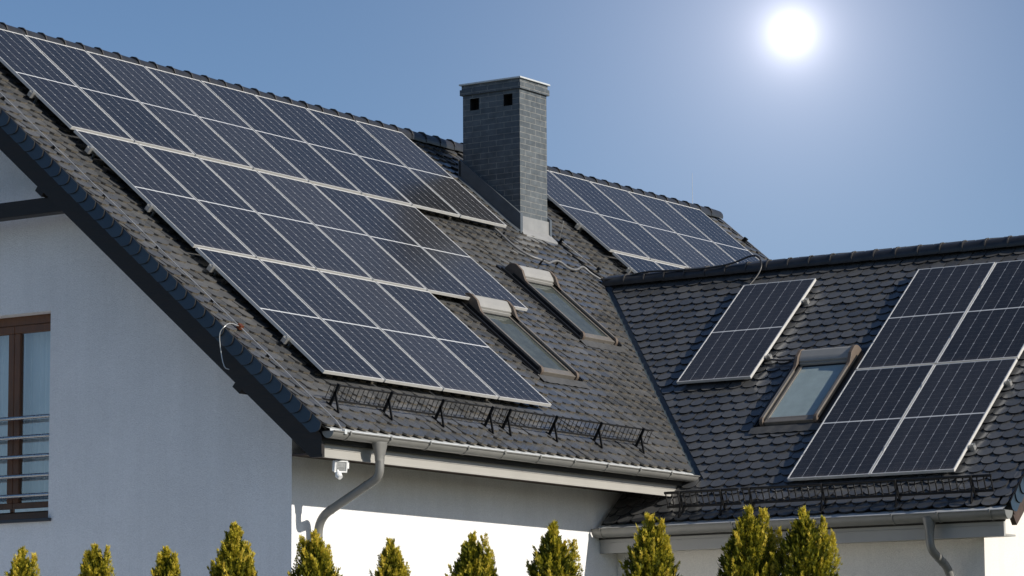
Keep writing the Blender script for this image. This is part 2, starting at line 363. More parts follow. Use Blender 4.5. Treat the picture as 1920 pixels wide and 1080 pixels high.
# walls
YB = 2*YR-YW; XB = 16.6
WY0, WY1, WZ0, WZ1 = 3.60, 4.88, -1.345, 0.885
wl = MB()
def gable_strip(y0, y1, zb, zt=None):
    def T(y): return ztop(y) if zt is None else zt
    wl.quad([(XG, y0, zb), (XG, y1, zb), (XG, y1, T(y1)), (XG, y0, T(y0))])
gable_strip(YW, WY0, ZG); gable_strip(WY0, WY1, ZG, WZ0); gable_strip(WY0, WY1, WZ1); gable_strip(WY1, YR, ZG); gable_strip(YR, YB, ZG)
xi = XG+0.26
for a, b_ in (((WY0, WZ0), (WY0, WZ1)), ((WY0, WZ1), (WY1, WZ1)), ((WY1, WZ1), (WY1, WZ0)), ((WY1, WZ0), (WY0, WZ0))):
    wl.quad([(XG, a[0], a[1]), (XG, b_[0], b_[1]), (xi, b_[0], b_[1]), (xi, a[0], a[1])])
part(wl, 'gable_wall', M_plaster)
wl = MB()
wl.quad([(XG, YW, ZG), (XB, YW, ZG), (XB, YW, -0.66), (XG, YW, -0.66)])
part(wl, 'side_wall', M_plaster); wl = MB(); wl.quad([(XG, YB, ZG), (XB, YB, ZG), (XB, YB, -0.66), (XG, YB, -0.66)])
part(wl, 'side_wall', M_plaster)
wl = MB(); wl.add([(XB, YW, ZG), (XB, YB, ZG), (XB, YB, ztop(YB)), (XB, YR, ztop(YR)), (XB, YW, ztop(YW))], [(0, 1, 2, 3, 4)])
part(wl, 'gable_wall', M_plaster)
XWE = 2*XWR-XWW
wl = MB(); wl.quad([(XWW, YW-.003, ZG), (XWW, YWG, ZG), (XWW, YWG, -1.17), (XWW, YW-.003, -1.17)]); part(wl, 'side_wall', M_cream); wl = MB(); wl.quad([(XWE, YW, ZG), (XWE, YWG, ZG), (XWE, YWG, -1.17), (XWE, YW, -1.17)])
part(wl, 'side_wall', M_cream)
wl = MB(); wl.add([(XWW, YWG, ZG), (XWE, YWG, ZG), (XWE, YWG, zwing(XWE)), (XWR, YWG, zwing(XWR)), (XWW, YWG, zwing(XWW))], [(0, 1, 2, 3, 4)])
part(wl, 'gable_wall', M_cream)

# ---- tiles
TW, EX, TH = 0.192, 0.1605, 0.0205
def tile(mb, xf, uc, v, rnd, dz=0.0, ww=TW, TH=.017):
    hw = ww/2-0.0034; n = 10; tl = 2*EX+0.03; dep = 0.056
    ju, jr, jw = rnd.uniform(-.0025, .0025), rnd.uniform(-.012, .012), rnd.uniform(-.0015, .003)
    jt = rnd.uniform(-.004, .004)
    pts = []
    for k in range(n+1):
        a = PI*(k/n); pts.append((-hw*math.cos(a), dep*abs(math.cos(a))**2.7))
    top = [(hw, tl), (-hw, tl)]
    def W(x, y): return 2*TH*(1-y/(2*EX)) + jw + jt*x/hw + dz
    ol = pts+top; nn = len(ol)
    up_ = [(uc+ju+x+y*jr, v+y-x*jr, W(x, y)) for x, y in ol]
    dn = [(a, b_, c-TH) for a, b_, c in up_]
    mb.add(up_, [tuple(range(nn))], 0, xf)
    o = len(mb.v)
    mb.v += [tuple(xf(*q)) for q in up_[:n+1]] + [tuple(xf(*q)) for q in dn[:n+1]]
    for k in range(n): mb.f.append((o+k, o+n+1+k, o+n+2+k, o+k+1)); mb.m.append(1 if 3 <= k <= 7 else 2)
    o = len(mb.v)
    mb.v += [tuple(xf(*q)) for q in (up_[0], up_[-1], dn[-1], dn[0], up_[n], up_[n+1], dn[n+1], dn[n])]
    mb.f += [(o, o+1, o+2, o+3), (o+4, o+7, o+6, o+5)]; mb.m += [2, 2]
def tile_field(xf, u0, u1, v0, v1, keep, th=.0195):
    mb = MB(); mb.raw = True; rnd = random.Random(5)
    rows = int((v1-v0)/EX)+1
    for r in range(rows):
        off = TW/2 if r % 2 else 0
        k = 0
        u = u0+TW/2-off
        while u < u1+TW*0.4:
            uc = u; ww = TW
            if uc-TW/2 < u0-1e-4: uc = u0+TW/4; ww = TW/2
            elif uc+TW/2 > u1+1e-3: uc = u1-TW/4; ww = TW/2
            if keep(uc, v0+r*EX): tile(mb, xf, uc, v0+r*EX, rnd, 0, ww, th)
            u += TW
    return mb
# valley line between the two roofs (plan view)
def yvalley(x): return (( (x*sb-4.5737)/cb ) + 0.15/ca)*ca/sa     # y where main plane height = wing plane height
def valley_cut(o, side, xlo):
    """cut a tile mesh along the vertical plane through the valley, 5 cm from its line"""
    p0 = V3((7.0, yvalley(7.0), 0)); p1 = V3((9.0, yvalley(9.0), 0)); d = (p1-p0).normalized(); nrm = V3((-d.y, d.x, 0))   # points to the main roof side
    bm = bmesh.new(); bm.from_mesh(o.data)
    if side > 0: pc, pn = p0+nrm*0.045, -nrm
    else: pc, pn = p0-nrm*0.045, nrm
    geom = bm.verts[:]+bm.edges[:]+bm.faces[:]
    bmesh.ops.bisect_plane(bm, geom=geom, plane_co=pc, plane_no=pn, clear_outer=True)
    bm.to_mesh(o.data); bm.free()
vd = V3((2.0, yvalley(9.0)-yvalley(7.0), 0)).normalized()
vn = V3((-vd.y, vd.x, 0)); vp = V3((7.0, yvalley(7.0), 0))
def vside(pnt): return (V3((pnt.x, pnt.y, 0))-vp).dot(vn)
roofm = MB()
# deck of main roof: slab following both slopes
prof = [(-0.50, -0.50*sa/ca-0.22/ca), (YR, ztop(YR, .07)), (2*YR+0.50, -0.50*sa/ca-0.22/ca), (2*YR+0.50, -0.50*sa/ca-0.30/ca), (YR, ztop(YR, .16)), (-0.50, -0.50*sa/ca-0.30/ca)]
roofm.prism(prof, X0+.05, X1-.05)
roof = part(roofm, 'roof', M_deck)
t1 = tile_field(main, X0, 9.93, SE, SAPEX-.03, lambda u, v: vside(main(u, v)) > -0.25)
t1o = part(t1, 'roof_tiles', [M_tile, M_edge, M_side_shade], roof); valley_cut(t1o, 1, 0)
ox = X0+TW*math.ceil((9.93-X0)/TW)
t2 = tile_field(main, ox, X1, SE, SAPEX-.03, lambda u, v: main(u, v).y > 2*0+yvalley(2*XWR-min(u, 2*XWR))-.1 if u < 2*XWR-6 else True)
part(t2, 'roof_tiles', [M_tile, M_edge, M_side_shade], roof)
bt = MB(); bt.quad([(X0, YR, ztop(YR, -.02)), (X1, YR, ztop(YR, -.02)), (X1, 2*YR+.56, -0.56*sa/ca-.15/ca), (X0, 2*YR+.56, -0.56*sa/ca-.15/ca)])
part(bt, 'roof_tiles', [M_tile], roof)
# wing roof
wroof = MB()
xe = TE*cb+4.5737*sb
prof = [(xe+.05, zwing(xe+.05, .045)), (XWR, zwing(XWR, .045)), (2*XWR-xe-.05, zwing(xe+.05, .045)), (2*XWR-xe-.05, zwing(xe+.05, .15)), (XWR, zwing(XWR, .15)), (xe+.05, zwing(xe+.05, .15))]
# deck split along the valley so that it never rises through the main roof
wroof.prism(prof, -0.46, UE1-.05, xf=lambda e, a, b_: (a, -e, b_))
NSEG = 10
for k in range(NSEG):
    xa = 6.5+(XWR-6.5)*k/NSEG; xb = 6.5+(XWR-6.5)*(k+1)/NSEG
    ya, yb = yvalley(xa)+.02, yvalley(xb)+.02
    for mir in (0, 1):
        f = (lambda x: x) if not mir else (lambda x: 2*XWR-x)
        wroof.quad([(f(xa), 0.44, zwing(xa, .05)), (f(xb), 0.44, zwing(xb, .05)), (f(xb), max(yb, .44), zwing(xb, .05)), (f(xa), max(ya, .44), zwing(xa, .05))])
wr = part(wroof, 'roof', M_deck)
def keepw(u, t):
    P = wing(u, t)
    return vside(P) < 0.25 if P.z > -0.72 else u > -0.33-.1+.02
t3 = tile_field(wing, UE0, UE1, TE, TAPEX-.03, lambda u, t: wing(u, t).z > -0.80 and keepw(u, t), .0160)
o3 = part(t3, 'roof_tiles', [M_tile, M_edge_shade, M_edge_shade], wr); valley_cut(o3, -1, 0)
ub = -0.33+0.004
t4 = tile_field(wing, UE0+TW*round((ub-UE0)/TW), UE1, TE, TE+EX*4.4, lambda u, t: wing(u, t).z <= -0.80, .0160)
part(t4, 'roof_tiles', [M_tile, M_edge_shade, M_edge_shade], wr)
bt = MB(); bt.quad([(XWR, -UE1, zwing(XWR, -.02)), (2*XWR-xe, -UE1, zwing(xe, -.02)), (2*XWR-xe, YW, zwing(xe, -.02)), (XWR, 3.0, zwing(XWR, -.02))])
part(bt, 'roof_tiles', [M_tile], wr)
# valley gutter
vg = MB()
for k in range(24):
    xa, xb = 6.35+(XWR-6.35)*k/24, 6.35+(XWR-6.35)*(k+1)/24
    pa, pb = V3((xa, yvalley(xa), 0)), V3((xb, yvalley(xb), 0))
    def zz(P): return max(P.y*sa/ca-.15/ca, (P.x*sb-4.5737)/cb) + .006
    ra = []
    for P in (pa, pb):
        for w_ in (-.085, 0.0, .085):
            Q = P+vn*w_; ra.append((Q.x, Q.y, zz(Q)+(.0 if w_ == 0 else .004)))
    vg.add(ra, [(0, 3, 4, 1), (1, 4, 5, 2)])
part(vg, 'valley_gutter', M_valley, roof)

# ridge tiles
def ridge(p0, p1, r, step, par):
    mb, cl = MB(), MB()
    p0, p1 = V3(p0), V3(p1); n = round((p1-p0).length/step); d = (p1-p0)/n; dd = d.normalized(); side = dd.cross(V3((0, 0, 1)))
    rnd = random.Random(2)
    for k in range(n):
        a = p0+d*k; b_ = p0+d*(k+1)+dd*.03
        ja = rnd.uniform(-.004, .004); rows = []
        for P, rad, dz in ((a, r*1.0, .006), (b_, r*.955, 0.0)):
            rows.append([P+side*(rad*math.cos(q))+V3((0, 0, rad*math.sin(q)*.92+dz+ja)) for q in [R(-18)+R(216)*i/10 for i in range(11)]])
        vs = rows[0]+rows[1]
        fs = [(i, i+1, 12+i, 11+i) for i in range(10)]
        inn = [P+V3((0, 0, -.016)) for P in rows[0]]
        o = len(vs); vs += inn; fs += [(i, o+i, o+i+1, i+1) for i in range(10)]
        mb.add(vs, fs); part(mb, 'ridge_tile', M_ridge, par, smooth=True); mb = MB()
        # metal clip over the joint
        for e_ in (0.0, 0.022):
            P = a+dd*e_
        ring0 = [a+dd*.000+side*(r*1.06*math.cos(q))+V3((0, 0, r*1.07*math.sin(q)*.92+.014)) for q in [R(4)+R(172)*i/6 for i in range(7)]]
        ring1 = [q+dd*.018 for q in ring0]
        vs = ring0+ring1+[q-V3((0, 0, .02)) for q in ring0]
        cl.add(vs, [(i, i+1, 8+i, 7+i) for i in range(6)]+[(i, 14+i, 15+i, i+1) for i in range(6)]); part(cl, 'ridge_clip', M_clip, par); cl = MB()
ridge((X0, YR, 4.335), (X1, YR, 4.335), .122, .335, roof)
ridge((XWR, -UE1, 2.235), (XWR, 2.80, 2.235), .115, .305, wr)

# verge tiles hanging over the rakes
def verge(xf, edge, sgn, v0, v1, name, parent):
    mb = MB(); mb.raw = False; n = int((v1-v0)/EX)
    for k in range(n+1):
        s0 = v0+k*EX-.02
        pts = [(s0+.34, .030), (s0+.34, -.118)]
        for i in range(9):
            a = i/8; pts.append((s0+.035-.05*math.sin(PI*a)-.035*a+.015, -.118+.150*a))
        vs = []
        for s_, w_ in pts:
            lift = .034*(1-(s_-s0)/.34)
            vs.append((edge+sgn*(lift+(0.03-w_)*.10), s_, w_))
        m_ = len(vs); vs2 = [(a-sgn*.014, b_, c) for a, b_, c in vs]
        mb.add(vs+vs2, [tuple(range(m_)), tuple(range(2*m_-1, m_-1, -1))], 0, xf); mb.add(vs+vs2, [(i, (i+1) % m_, m_+(i+1) % m_, m_+i) for i in range(m_)], 1, xf)
    part(mb, name, [M_vtile, M_edge_shade], parent)  # flap edges carry painted gap shade
M_vtile = tile_material('glazed verge tile', (0.014, 0.026, 0.038), (0.024, 0.040, 0.055), 0.34)
verge(main, X0-.012, -1, SE+.04, SAPEX-.05, 'verge_tiles', roof)
verge(main, X1+.012, 1, SE+.04, SAPEX-.05, 'verge_tiles', roof)
verge(wing, UE1+.012, 1, TE+.04, TAPEX-.05, 'verge_tiles', wr)

# barge boards, tie beam, purlins
def barge_yz(e0, e1, strip):
    """main roof barge board: plumb foot with a level bottom, in (y, z)"""
    k = sa/ca; z_ = lambda y, w_: y*k+(w_-.15)/ca
    mb = MB(); ya = YR+.02
    P = [(-.505, z_(-.505, -.09)), (-.505, -.952), ((-.952+(.345+.15)/ca)/k, -.952), (ya, z_(ya, -.345)), (ya, z_(ya, -.09))]
    mb.prism(P, e0, e1)
    P = [(-.512, z_(-.512, -.085)), (-.512, z_(-.512, -.225)), (ya, z_(ya, -.225)), (ya, z_(ya, -.085))]
    mb.prism(P, strip, e0)
    return mb
def barge(xf, e0, e1, v0, v1, w0=-.11, wm=-.235, w1=-.345, k=0):
    mb = MB()
    def slab(a, b_, wa, wb):
        vs = []
        for e in (a, b_): vs += [(e, v0+(wa-w0)*k, wa), (e, v0+(wb-w0)*k, wb), (e, v1, wb), (e, v1, wa)]
        mb.add(vs, [(0, 1, 2, 3), (7, 6, 5, 4), (0, 4, 5, 1), (1, 5, 6, 2), (2, 6, 7, 3), (3, 7, 4, 0)], 0, xf)
    slab(e0, e1, w0, wm); d = .018 if e1 > e0 else -.018
    slab(e0+d, e1, wm, w1)
    return mb
bb = barge_yz(-.692, -.655, -.714)
part(bb, 'barge_board', M_wood)
bb = barge_yz(X1-.05, X1-.12, X1-.03); part(bb, 'barge_board', M_wood)
bb = barge(wing, UE1-.035, UE1-.11, TE+.16, TAPEX, w0=-.10, wm=-.22, w1=-.36); part(bb, 'barge_board', M_wood2)
tb = MB(); tb.box((-.585, 2.86, 1.848), (-.43, 2*YR-2.86, 2.018)); part(tb, 'tie_beam', M_wood, bevel=.006)
for s_ in (.33, 3.85):
    pu = MB(); pu.box((-.655, s_-.06, -.415), (-.10, s_+.06, -.30), 0, main); part(pu, 'purlin', M_wood, bevel=.006)
# soffit boards under the overhangs
sf = MB(); sf.box((XG+.002, -.4275, -.860), (6.20, YW-.002, -.840))
part(sf, 'soffit', M_wood2)
sf = MB(); sf.quad([main(-.60, -.55, -.27), main(XG, -.55, -.27), main(XG, SAPEX-.1, -.27), main(-.60, SAPEX-.1, -.27)])
part(sf, 'soffit', M_wood2)
sf = MB(); sf.box((5.80, -4.75, -1.575), (XWW-.002, YW-.01, -1.555)); part(sf, 'soffit', M_fascia)
sf = MB(); sf.quad([wing(-YWG, TE+.2, -.25), wing(UE1-.11, TE+.2, -.25), wing(UE1-.11, TAPEX, -.25), wing(-YWG, TAPEX, -.25)]); part(sf, 'soffit', M_wood2)
# fascias
fa = MB()
fa.box((-.652, -.452, -.946), (6.33, -.428, -.765)); fa.box((-.652, -.458, -.862), (6.30, -.4525, -.857)); fa.box((-.652, -.460, -.948), (6.10, -.4525, -.925))
part(fa, 'fascia_board', M_fascia, bevel=.003)
fa = MB(); fa.box((5.725, -4.79, -1.590), (5.765, .325, -1.30)); fa.box((5.719, -4.79, -1.475), (5.7245, .26, -1.468))
part(fa, 'fascia_board', mat('grey painted wing fascia', (0.36, 0.355, 0.34), 0.5, var=.05, scale=2), bevel=.003)

# gutters
def half_round(r, t=.0035, n=14):
    o = [(-r*math.cos(PI*k/n), -r*math.sin(PI*k/n)) for k in range(n+1)]
    i = [(-(r-t)*math.cos(PI*k/n), -(r-t)*math.sin(PI*k/n)) for k in range(n, -1, -1)]
    return o+i
def gutter(name, xf, e0, e1, r, lip, brackets, cap_lo, cap_hi):
    g_ = MB(); g_.prism(half_round(r), e0, e1, 0, xf)
    n = 10
    # beaded front lip
    g_.add([(e, lip*(r+.004)+.008*math.cos(2*PI*k/n), .002+.008*math.sin(2*PI*k/n)) for e in (e0, e1) for k in range(n)], [(k, (k+1) % n, n+(k+1) % n, n+k) for k in range(n)]+[tuple(range(n)), tuple(range(2*n-1, n-1, -1))], 0, xf)
    hd = [(-r*math.cos(PI*k/12), -r*math.sin(PI*k/12)) for k in range(13)]
    for e, c in ((e0, cap_lo), (e1, cap_hi)):
        if c: g_.prism([(a*1.04, b_*1.04+.004) for a, b_ in hd], e-.004, e+.004, 0, xf)
    o = part(g_, name, M_gut, smooth=True)
    for e in brackets:
        b_ = MB(); b_.prism([(-(r+.006)*math.cos(PI*k/14), -(r+.006)*math.sin(PI*k/14)) for k in range(15)]+[(-(r+.001)*math.cos(PI*k/14), -(r+.001)*math.sin(PI*k/14)) for k in range(14, -1, -1)], e-.011, e+.011, 0, xf)
        b_.box((e-.011, lip*(r+.015)-.006, -.02), (e+.011, lip*(r+.015)+.006, .014), 0, xf)
        part(b_, 'gutter_bracket', M_gut, o)
    return o
gm = lambda e, a, b_: (e, -.594+a, -.706+b_)
gut1 = gutter('gutter', gm, -.715, 6.42, .067, -1, [-.45+.683*k for k in range(11)], True, False)
gw = lambda e, a, b_: (5.615+a, -e, -1.325+b_)
gut2 = gutter('gutter', gw, -.315, 4.90, .092, -1, [-.20, 1.55, 2.6, 3.55, 4.10, 4.72], False, True)
dr = MB(); dr.quad([(-.70, -.50, -.640), (6.30, -.50, -.640), (6.30, -.604, -.678), (-.70, -.604, -.678)]); dr.quad([(-.70, -.604, -.678), (6.30, -.604, -.678), (6.30, -.612, -.725), (-.70, -.612, -.725)])
part(dr, 'drip_flashing', M_zinc)
dr = MB(); dr.quad([(5.70, .30, -1.265), (5.70, -4.84, -1.265), (5.60, -4.84, -1.308), (5.60, .30, -1.308)]); dr.quad([(5.60, .30, -1.308), (5.60, -4.84, -1.308), (5.595, -4.84, -1.34), (5.595, .30, -1.34)])
part(dr, 'drip_flashing', M_zinc)
# downpipes
def downpipe(pts, fun):
    o_ = MB(); pp = [V3(q) for q in pts]
    path = [pp[0]]
    for i in range(1, len(pp)-1):
        a, c, b_ = pp[i-1], pp[i], pp[i+1]
        d0 = (a-c).normalized(); d1 = (b_-c).normalized(); q = min(.17, (a-c).length*.48, (b_-c).length*.48)
        for k in range(9):
            t_ = k/8; path.append((c+d0*q)*(1-t_)**2 + c*2*t_*(1-t_) + (c+d1*q)*t_**2)
    path.append(pp[-1])
    o_.tube(path, .0455, 18)
    for i in range(1, len(pp)-1):
        for d in ((pp[i-1]-pp[i]).normalized(), (pp[i+1]-pp[i]).normalized()):
            c = pp[i]+d*.185; o_.tube([c, c+d*.012], .0485, 18)
    ob = part(o_, 'downpipe', M_gut, smooth=True)
    f = MB(); x, y, z = fun
    prof = [(.082, 0), (.080, -.03), (.052, -.15), (.051, -.19)]
    n = 20; vs = [(x+(r*(1.15 if abs(math.cos(2*PI*k/n)) > .5 else 1))*math.cos(2*PI*k/n), y+r*.85*math.sin(2*PI*k/n), z+h) for r, h in prof for k in range(n)]
    f.add(vs, [(j*n+k, j*n+(k+1) % n, (j+1)*n+(k+1) % n, (j+1)*n+k) for j in range(3) for k in range(n)])
    part(f, 'funnel', M_gut, ob, smooth=True)
downpipe([(.12, -.61, -.92), (.12, -.61, -1.10), (.20, .22, -1.48), (.20, .22, ZG)], (.12, -.61, -.755))
downpipe([(5.60, -3.97, -1.50), (5.60, -3.97, -1.70), (6.0, -4.02, -1.93), (6.0, -4.02, ZG)], (5.60, -3.97, -1.365))

# chimney
def chimney():
    x0, x1, y0, y1 = 9.13, 9.78, 3.66, 4.575; zt, zb = 4.85, 2.5
    mb = MB(); uvs = []
    def q(pts, uv, mi=0): mb.quad(pts, mi); uvs.append(uv)
    vents = [(3.775, 3.918, 4.637, 4.798), (4.312, 4.458, 4.637, 4.798)]
    ys = [y0, 3.775, 3.918, 4.312, 4.458, y1]; zs = [zb, 4.637, 4.798, zt]
    for i in range(5):
        for j in range(3):
            if j == 1 and i in (1, 3):
                a, b_, c, d = ys[i], ys[i+1], zs[1], zs[2]; xd = x0+.14
                for P in ([(x0, a, c), (x0, b_, c), (xd, b_, c), (xd, a, c)], [(x0, a, d), (x0, b_, d), (xd, b_, d), (xd, a, d)], [(x0, a, c), (x0, a, d), (xd, a, d), (xd, a, c)], [(x0, b_, c), (x0, b_, d), (xd, b_, d), (xd, b_, c)], [(xd, a, c), (xd, b_, c), (xd, b_, d), (xd, a, d)]):
                    q(P, [(0, 0)]*4, 1)
                continue
            P = [(x0, ys[i], zs[j]), (x0, ys[i+1], zs[j]), (x0, ys[i+1], zs[j+1]), (x0, ys[i], zs[j+1])]
            q(P, [(-p_[1]+y0, p_[2]) for p_ in P])
    for P, f in (([(x0, y0, zb), (x1, y0, zb), (x1, y0, zt), (x0, y0, zt)], lambda p_: (p_[0]-x0+.0, p_[2])), ([(x1, y0, zb), (x1, y1, zb), (x1, y1, zt), (x1, y0, zt)], lambda p_: (p_[1], p_[2])), ([(x0, y1, zb), (x1, y1, zb), (x1, y1, zt), (x0, y1, zt)], lambda p_: (p_[0], p_[2]))):
        q(P, [f(p_) for p_ in P])
    def ring(e, za, zc):
        a0, a1, b0, b1 = x0-e, x1+e, y0-e, y1+e
        for P, f in (([(a0, b0, za), (a0, b1, za), (a0, b1, zc), (a0, b0, zc)], lambda p_: (-p_[1], p_[2])), ([(a0, b0, za), (a1, b0, za), (a1, b0, zc), (a0, b0, zc)], lambda p_: (p_[0], p_[2])), ([(a1, b0, za), (a1, b1, za), (a1, b1, zc), (a1, b0, zc)], lambda p_: (p_[1], p_[2])), ([(a0, b1, za), (a1, b1, za), (a1, b1, zc), (a0, b1, zc)], lambda p_: (p_[0], p_[2])), ([(a0, b0, za), (a1, b0, za), (a1, b1, za), (a0, b1, za)], lambda p_: (p_[0]*.1, .03)), ([(a0, b0, zc), (a1, b0, zc), (a1, b1, zc), (a0, b1, zc)], lambda p_: (p_[0]*.1, .03))):
            q(P, [f(p_) for p_ in P])
    o = None
    mb.raw = True
    me_uv = list(uvs)
    ob = part(mb, 'chimney', [M_brick, M_void])
    ul = ob.data.uv_layers.new(name='UVMap'); k = 0
    for uv in me_uv:
        for c in uv: ul.data[k].uv = c; k += 1
    # crown as a sub-part
    mb2 = MB(); mb2.raw = True; uvs.clear()
    mb_old = mb
    def q2(P, uv): mb2.quad(P); uvs.append(uv)
    def ring2(e, za, zc):
        nonlocal mb
        mb = mb2; ring(e, za, zc); mb = mb_old
    ring2(.030, 4.851, 4.928); ring2(.012, 4.9285, 4.986)
    cr = part(mb2, 'crown', [M_brick], ob); ul = cr.data.uv_layers.new(name='UVMap'); k = 0
    for uv in uvs:
        for c in uv: ul.data[k].uv = c; k += 1
    cp = MB(); cp.box((x0-.04, y0-.04, 4.987), (x1+.04, y1+.04, 5.010)); cp.box((9.26, 4.02, 5.010), (9.62, 4.30, 5.040))
    part(cp, 'cap', M_zinc, ob, bevel=.004)
    fl = MB()
    zr = lambda y: y*sa/ca-.15/ca
    e = .022
    fl.box((x0-e, y0-e, zr(y0)-.1), (x1+e, y0+.002, 3.135))                            # upstand in front
    fl.add([(x0-.02, y0-e-.002, zr(y0)+.07), (x1+.03, y0-e-.002, zr(y0)+.07), (x1+.10, y0-.10, zr(y0-.10)+.05), (x0-.02, y0-.06, zr(y0-.06)+.05), (x0-.02, y0-.06, zr(y0-.06)+.03), (x1+.10, y0-.10, zr(y0-.10)+.03)], [(0, 1, 2, 3), (3, 2, 5, 4)])
    part(fl, 'apron_flashing', M_flash, ob)
    sfl = MB()
    for xa, xb in ((x0-.06, x0-.002), (x1+.002, x1+.05)):
        vs = [(x, y, zr(y)+h) for x in (xa, xb) for y, h in ((y0-.04, .0), (y1+.02, .0), (y1+.02, .30), (y0-.04, .30))]
        sfl.add(vs, [(0, 1, 2, 3), (7, 6, 5, 4), (0, 4, 5, 1), (1, 5, 6, 2), (2, 6, 7, 3), (3, 7, 4, 0)])
        xo = xa-.05 if xa < x0 else xb+.05
        xi_ = xa if xa < x0 else xb
        vs = [(x, y, zr(y)+h) for x, h in ((xo, .045), (xi_, .075)) for y in (y0-.04, y1+.02)]
        sfl.add(vs, [(0, 1, 3, 2)])
    sfl.box((x0-.06, y1+.001, zr(y1)), (x1+.05, y1+.04, zr(y1)+.3))
    part(sfl, 'side_flashing', M_dflash, ob)
chimney()

# gable window with rails
win = MB(); xw = .08
def wbox(y0, y1, z0, z1, d0=xw, d1=xw+.07): win.box((d0, y0, z0), (d1, y1, z1))
wy0, wy1, wz0, wz1 = WY0, WY1, WZ0, WZ1
win.box((xw, wy0, wz1-.10), (xw+.08, wy1, wz1)); win.box((xw, wy0, wz0), (xw+.08, wy1, wz0+.09)); win.box((xw, wy0, wz0+.09), (xw+.08, wy0+.06, wz1-.10)); win.box((xw, wy1-.06, wz0+.09), (xw+.08, wy1, wz1-.10))
wo = part(win, 'window', M_frame, bevel=.006)
ym = (wy0+wy1)/2
for a, b_ in ((wy0+.061, ym+.03), (ym+.032, wy1-.061)):
    sh = MB(); z0, z1 = wz0+.092, wz1-.102; x0_ = xw-.012
    st = .085
    sh.box((x0_, a, z0), (x0_+.07, b_, z0+st+.02)); sh.box((x0_, a, z1-st), (x0_+.07, b_, z1)); sh.box((x0_, a, z0+st+.02), (x0_+.07, a+st, z1-st)); sh.box((x0_, b_-st, z0+st+.02), (x0_+.07, b_, z1-st))
    so_ = part(sh, 'sash', M_frame, wo, bevel=.008)
    gp = MB(); gp.raw = True; gp.quad([(x0_+.03, a+st, z0+st+.02), (x0_+.03, a+st, z1-st), (x0_+.03, b_-st, z1-st), (x0_+.03, b_-st, z0+st+.02)]); part(gp, 'pane', M_glass, wo)
    al = MB(); al.box((x0_-.012, a+.02, z0+.002), (x0_-.001, b_-.05, z0+.035)); part(al, 'drip_bar', M_clamp, wo)
cu = MB(); n = 90; vs = []
for k in range(n+1):
    y = wy0+(wy1-wy0)*k/n; x = xw+.22+.022*math.sin(k*.75)+.012*math.sin(k*1.9+1)
    vs += [(x, y, wz0), (x, y, wz1)]
cu.add(vs, [(2*k, 2*k+2, 2*k+3, 2*k+1) for k in range(n)]); part(cu, 'curtain', M_curtain, wo, smooth=True)
rb = MB(); rb.box((xw+.34, wy0-.3, wz0-.2), (xw+.36, wy1+.3, wz1+.2)); part(rb, 'room_back', M_void, wo)
sl = MB(); sl.box((XG-.055, wy0-.045, wz0-.035), (xw, wy1+.045, wz0-.001)); part(sl, 'sill', M_sill, wo, bevel=.004)
for z in (-.248, -.458, -.668, -.878, -1.089):
    rl = MB(); rl.tube([(XG-.012+.03, wy0+.003, z), (XG-.012+.03, wy1-.003, z)], .021, 14)
    part(rl, 'railing', M_steel, wo, smooth=True)

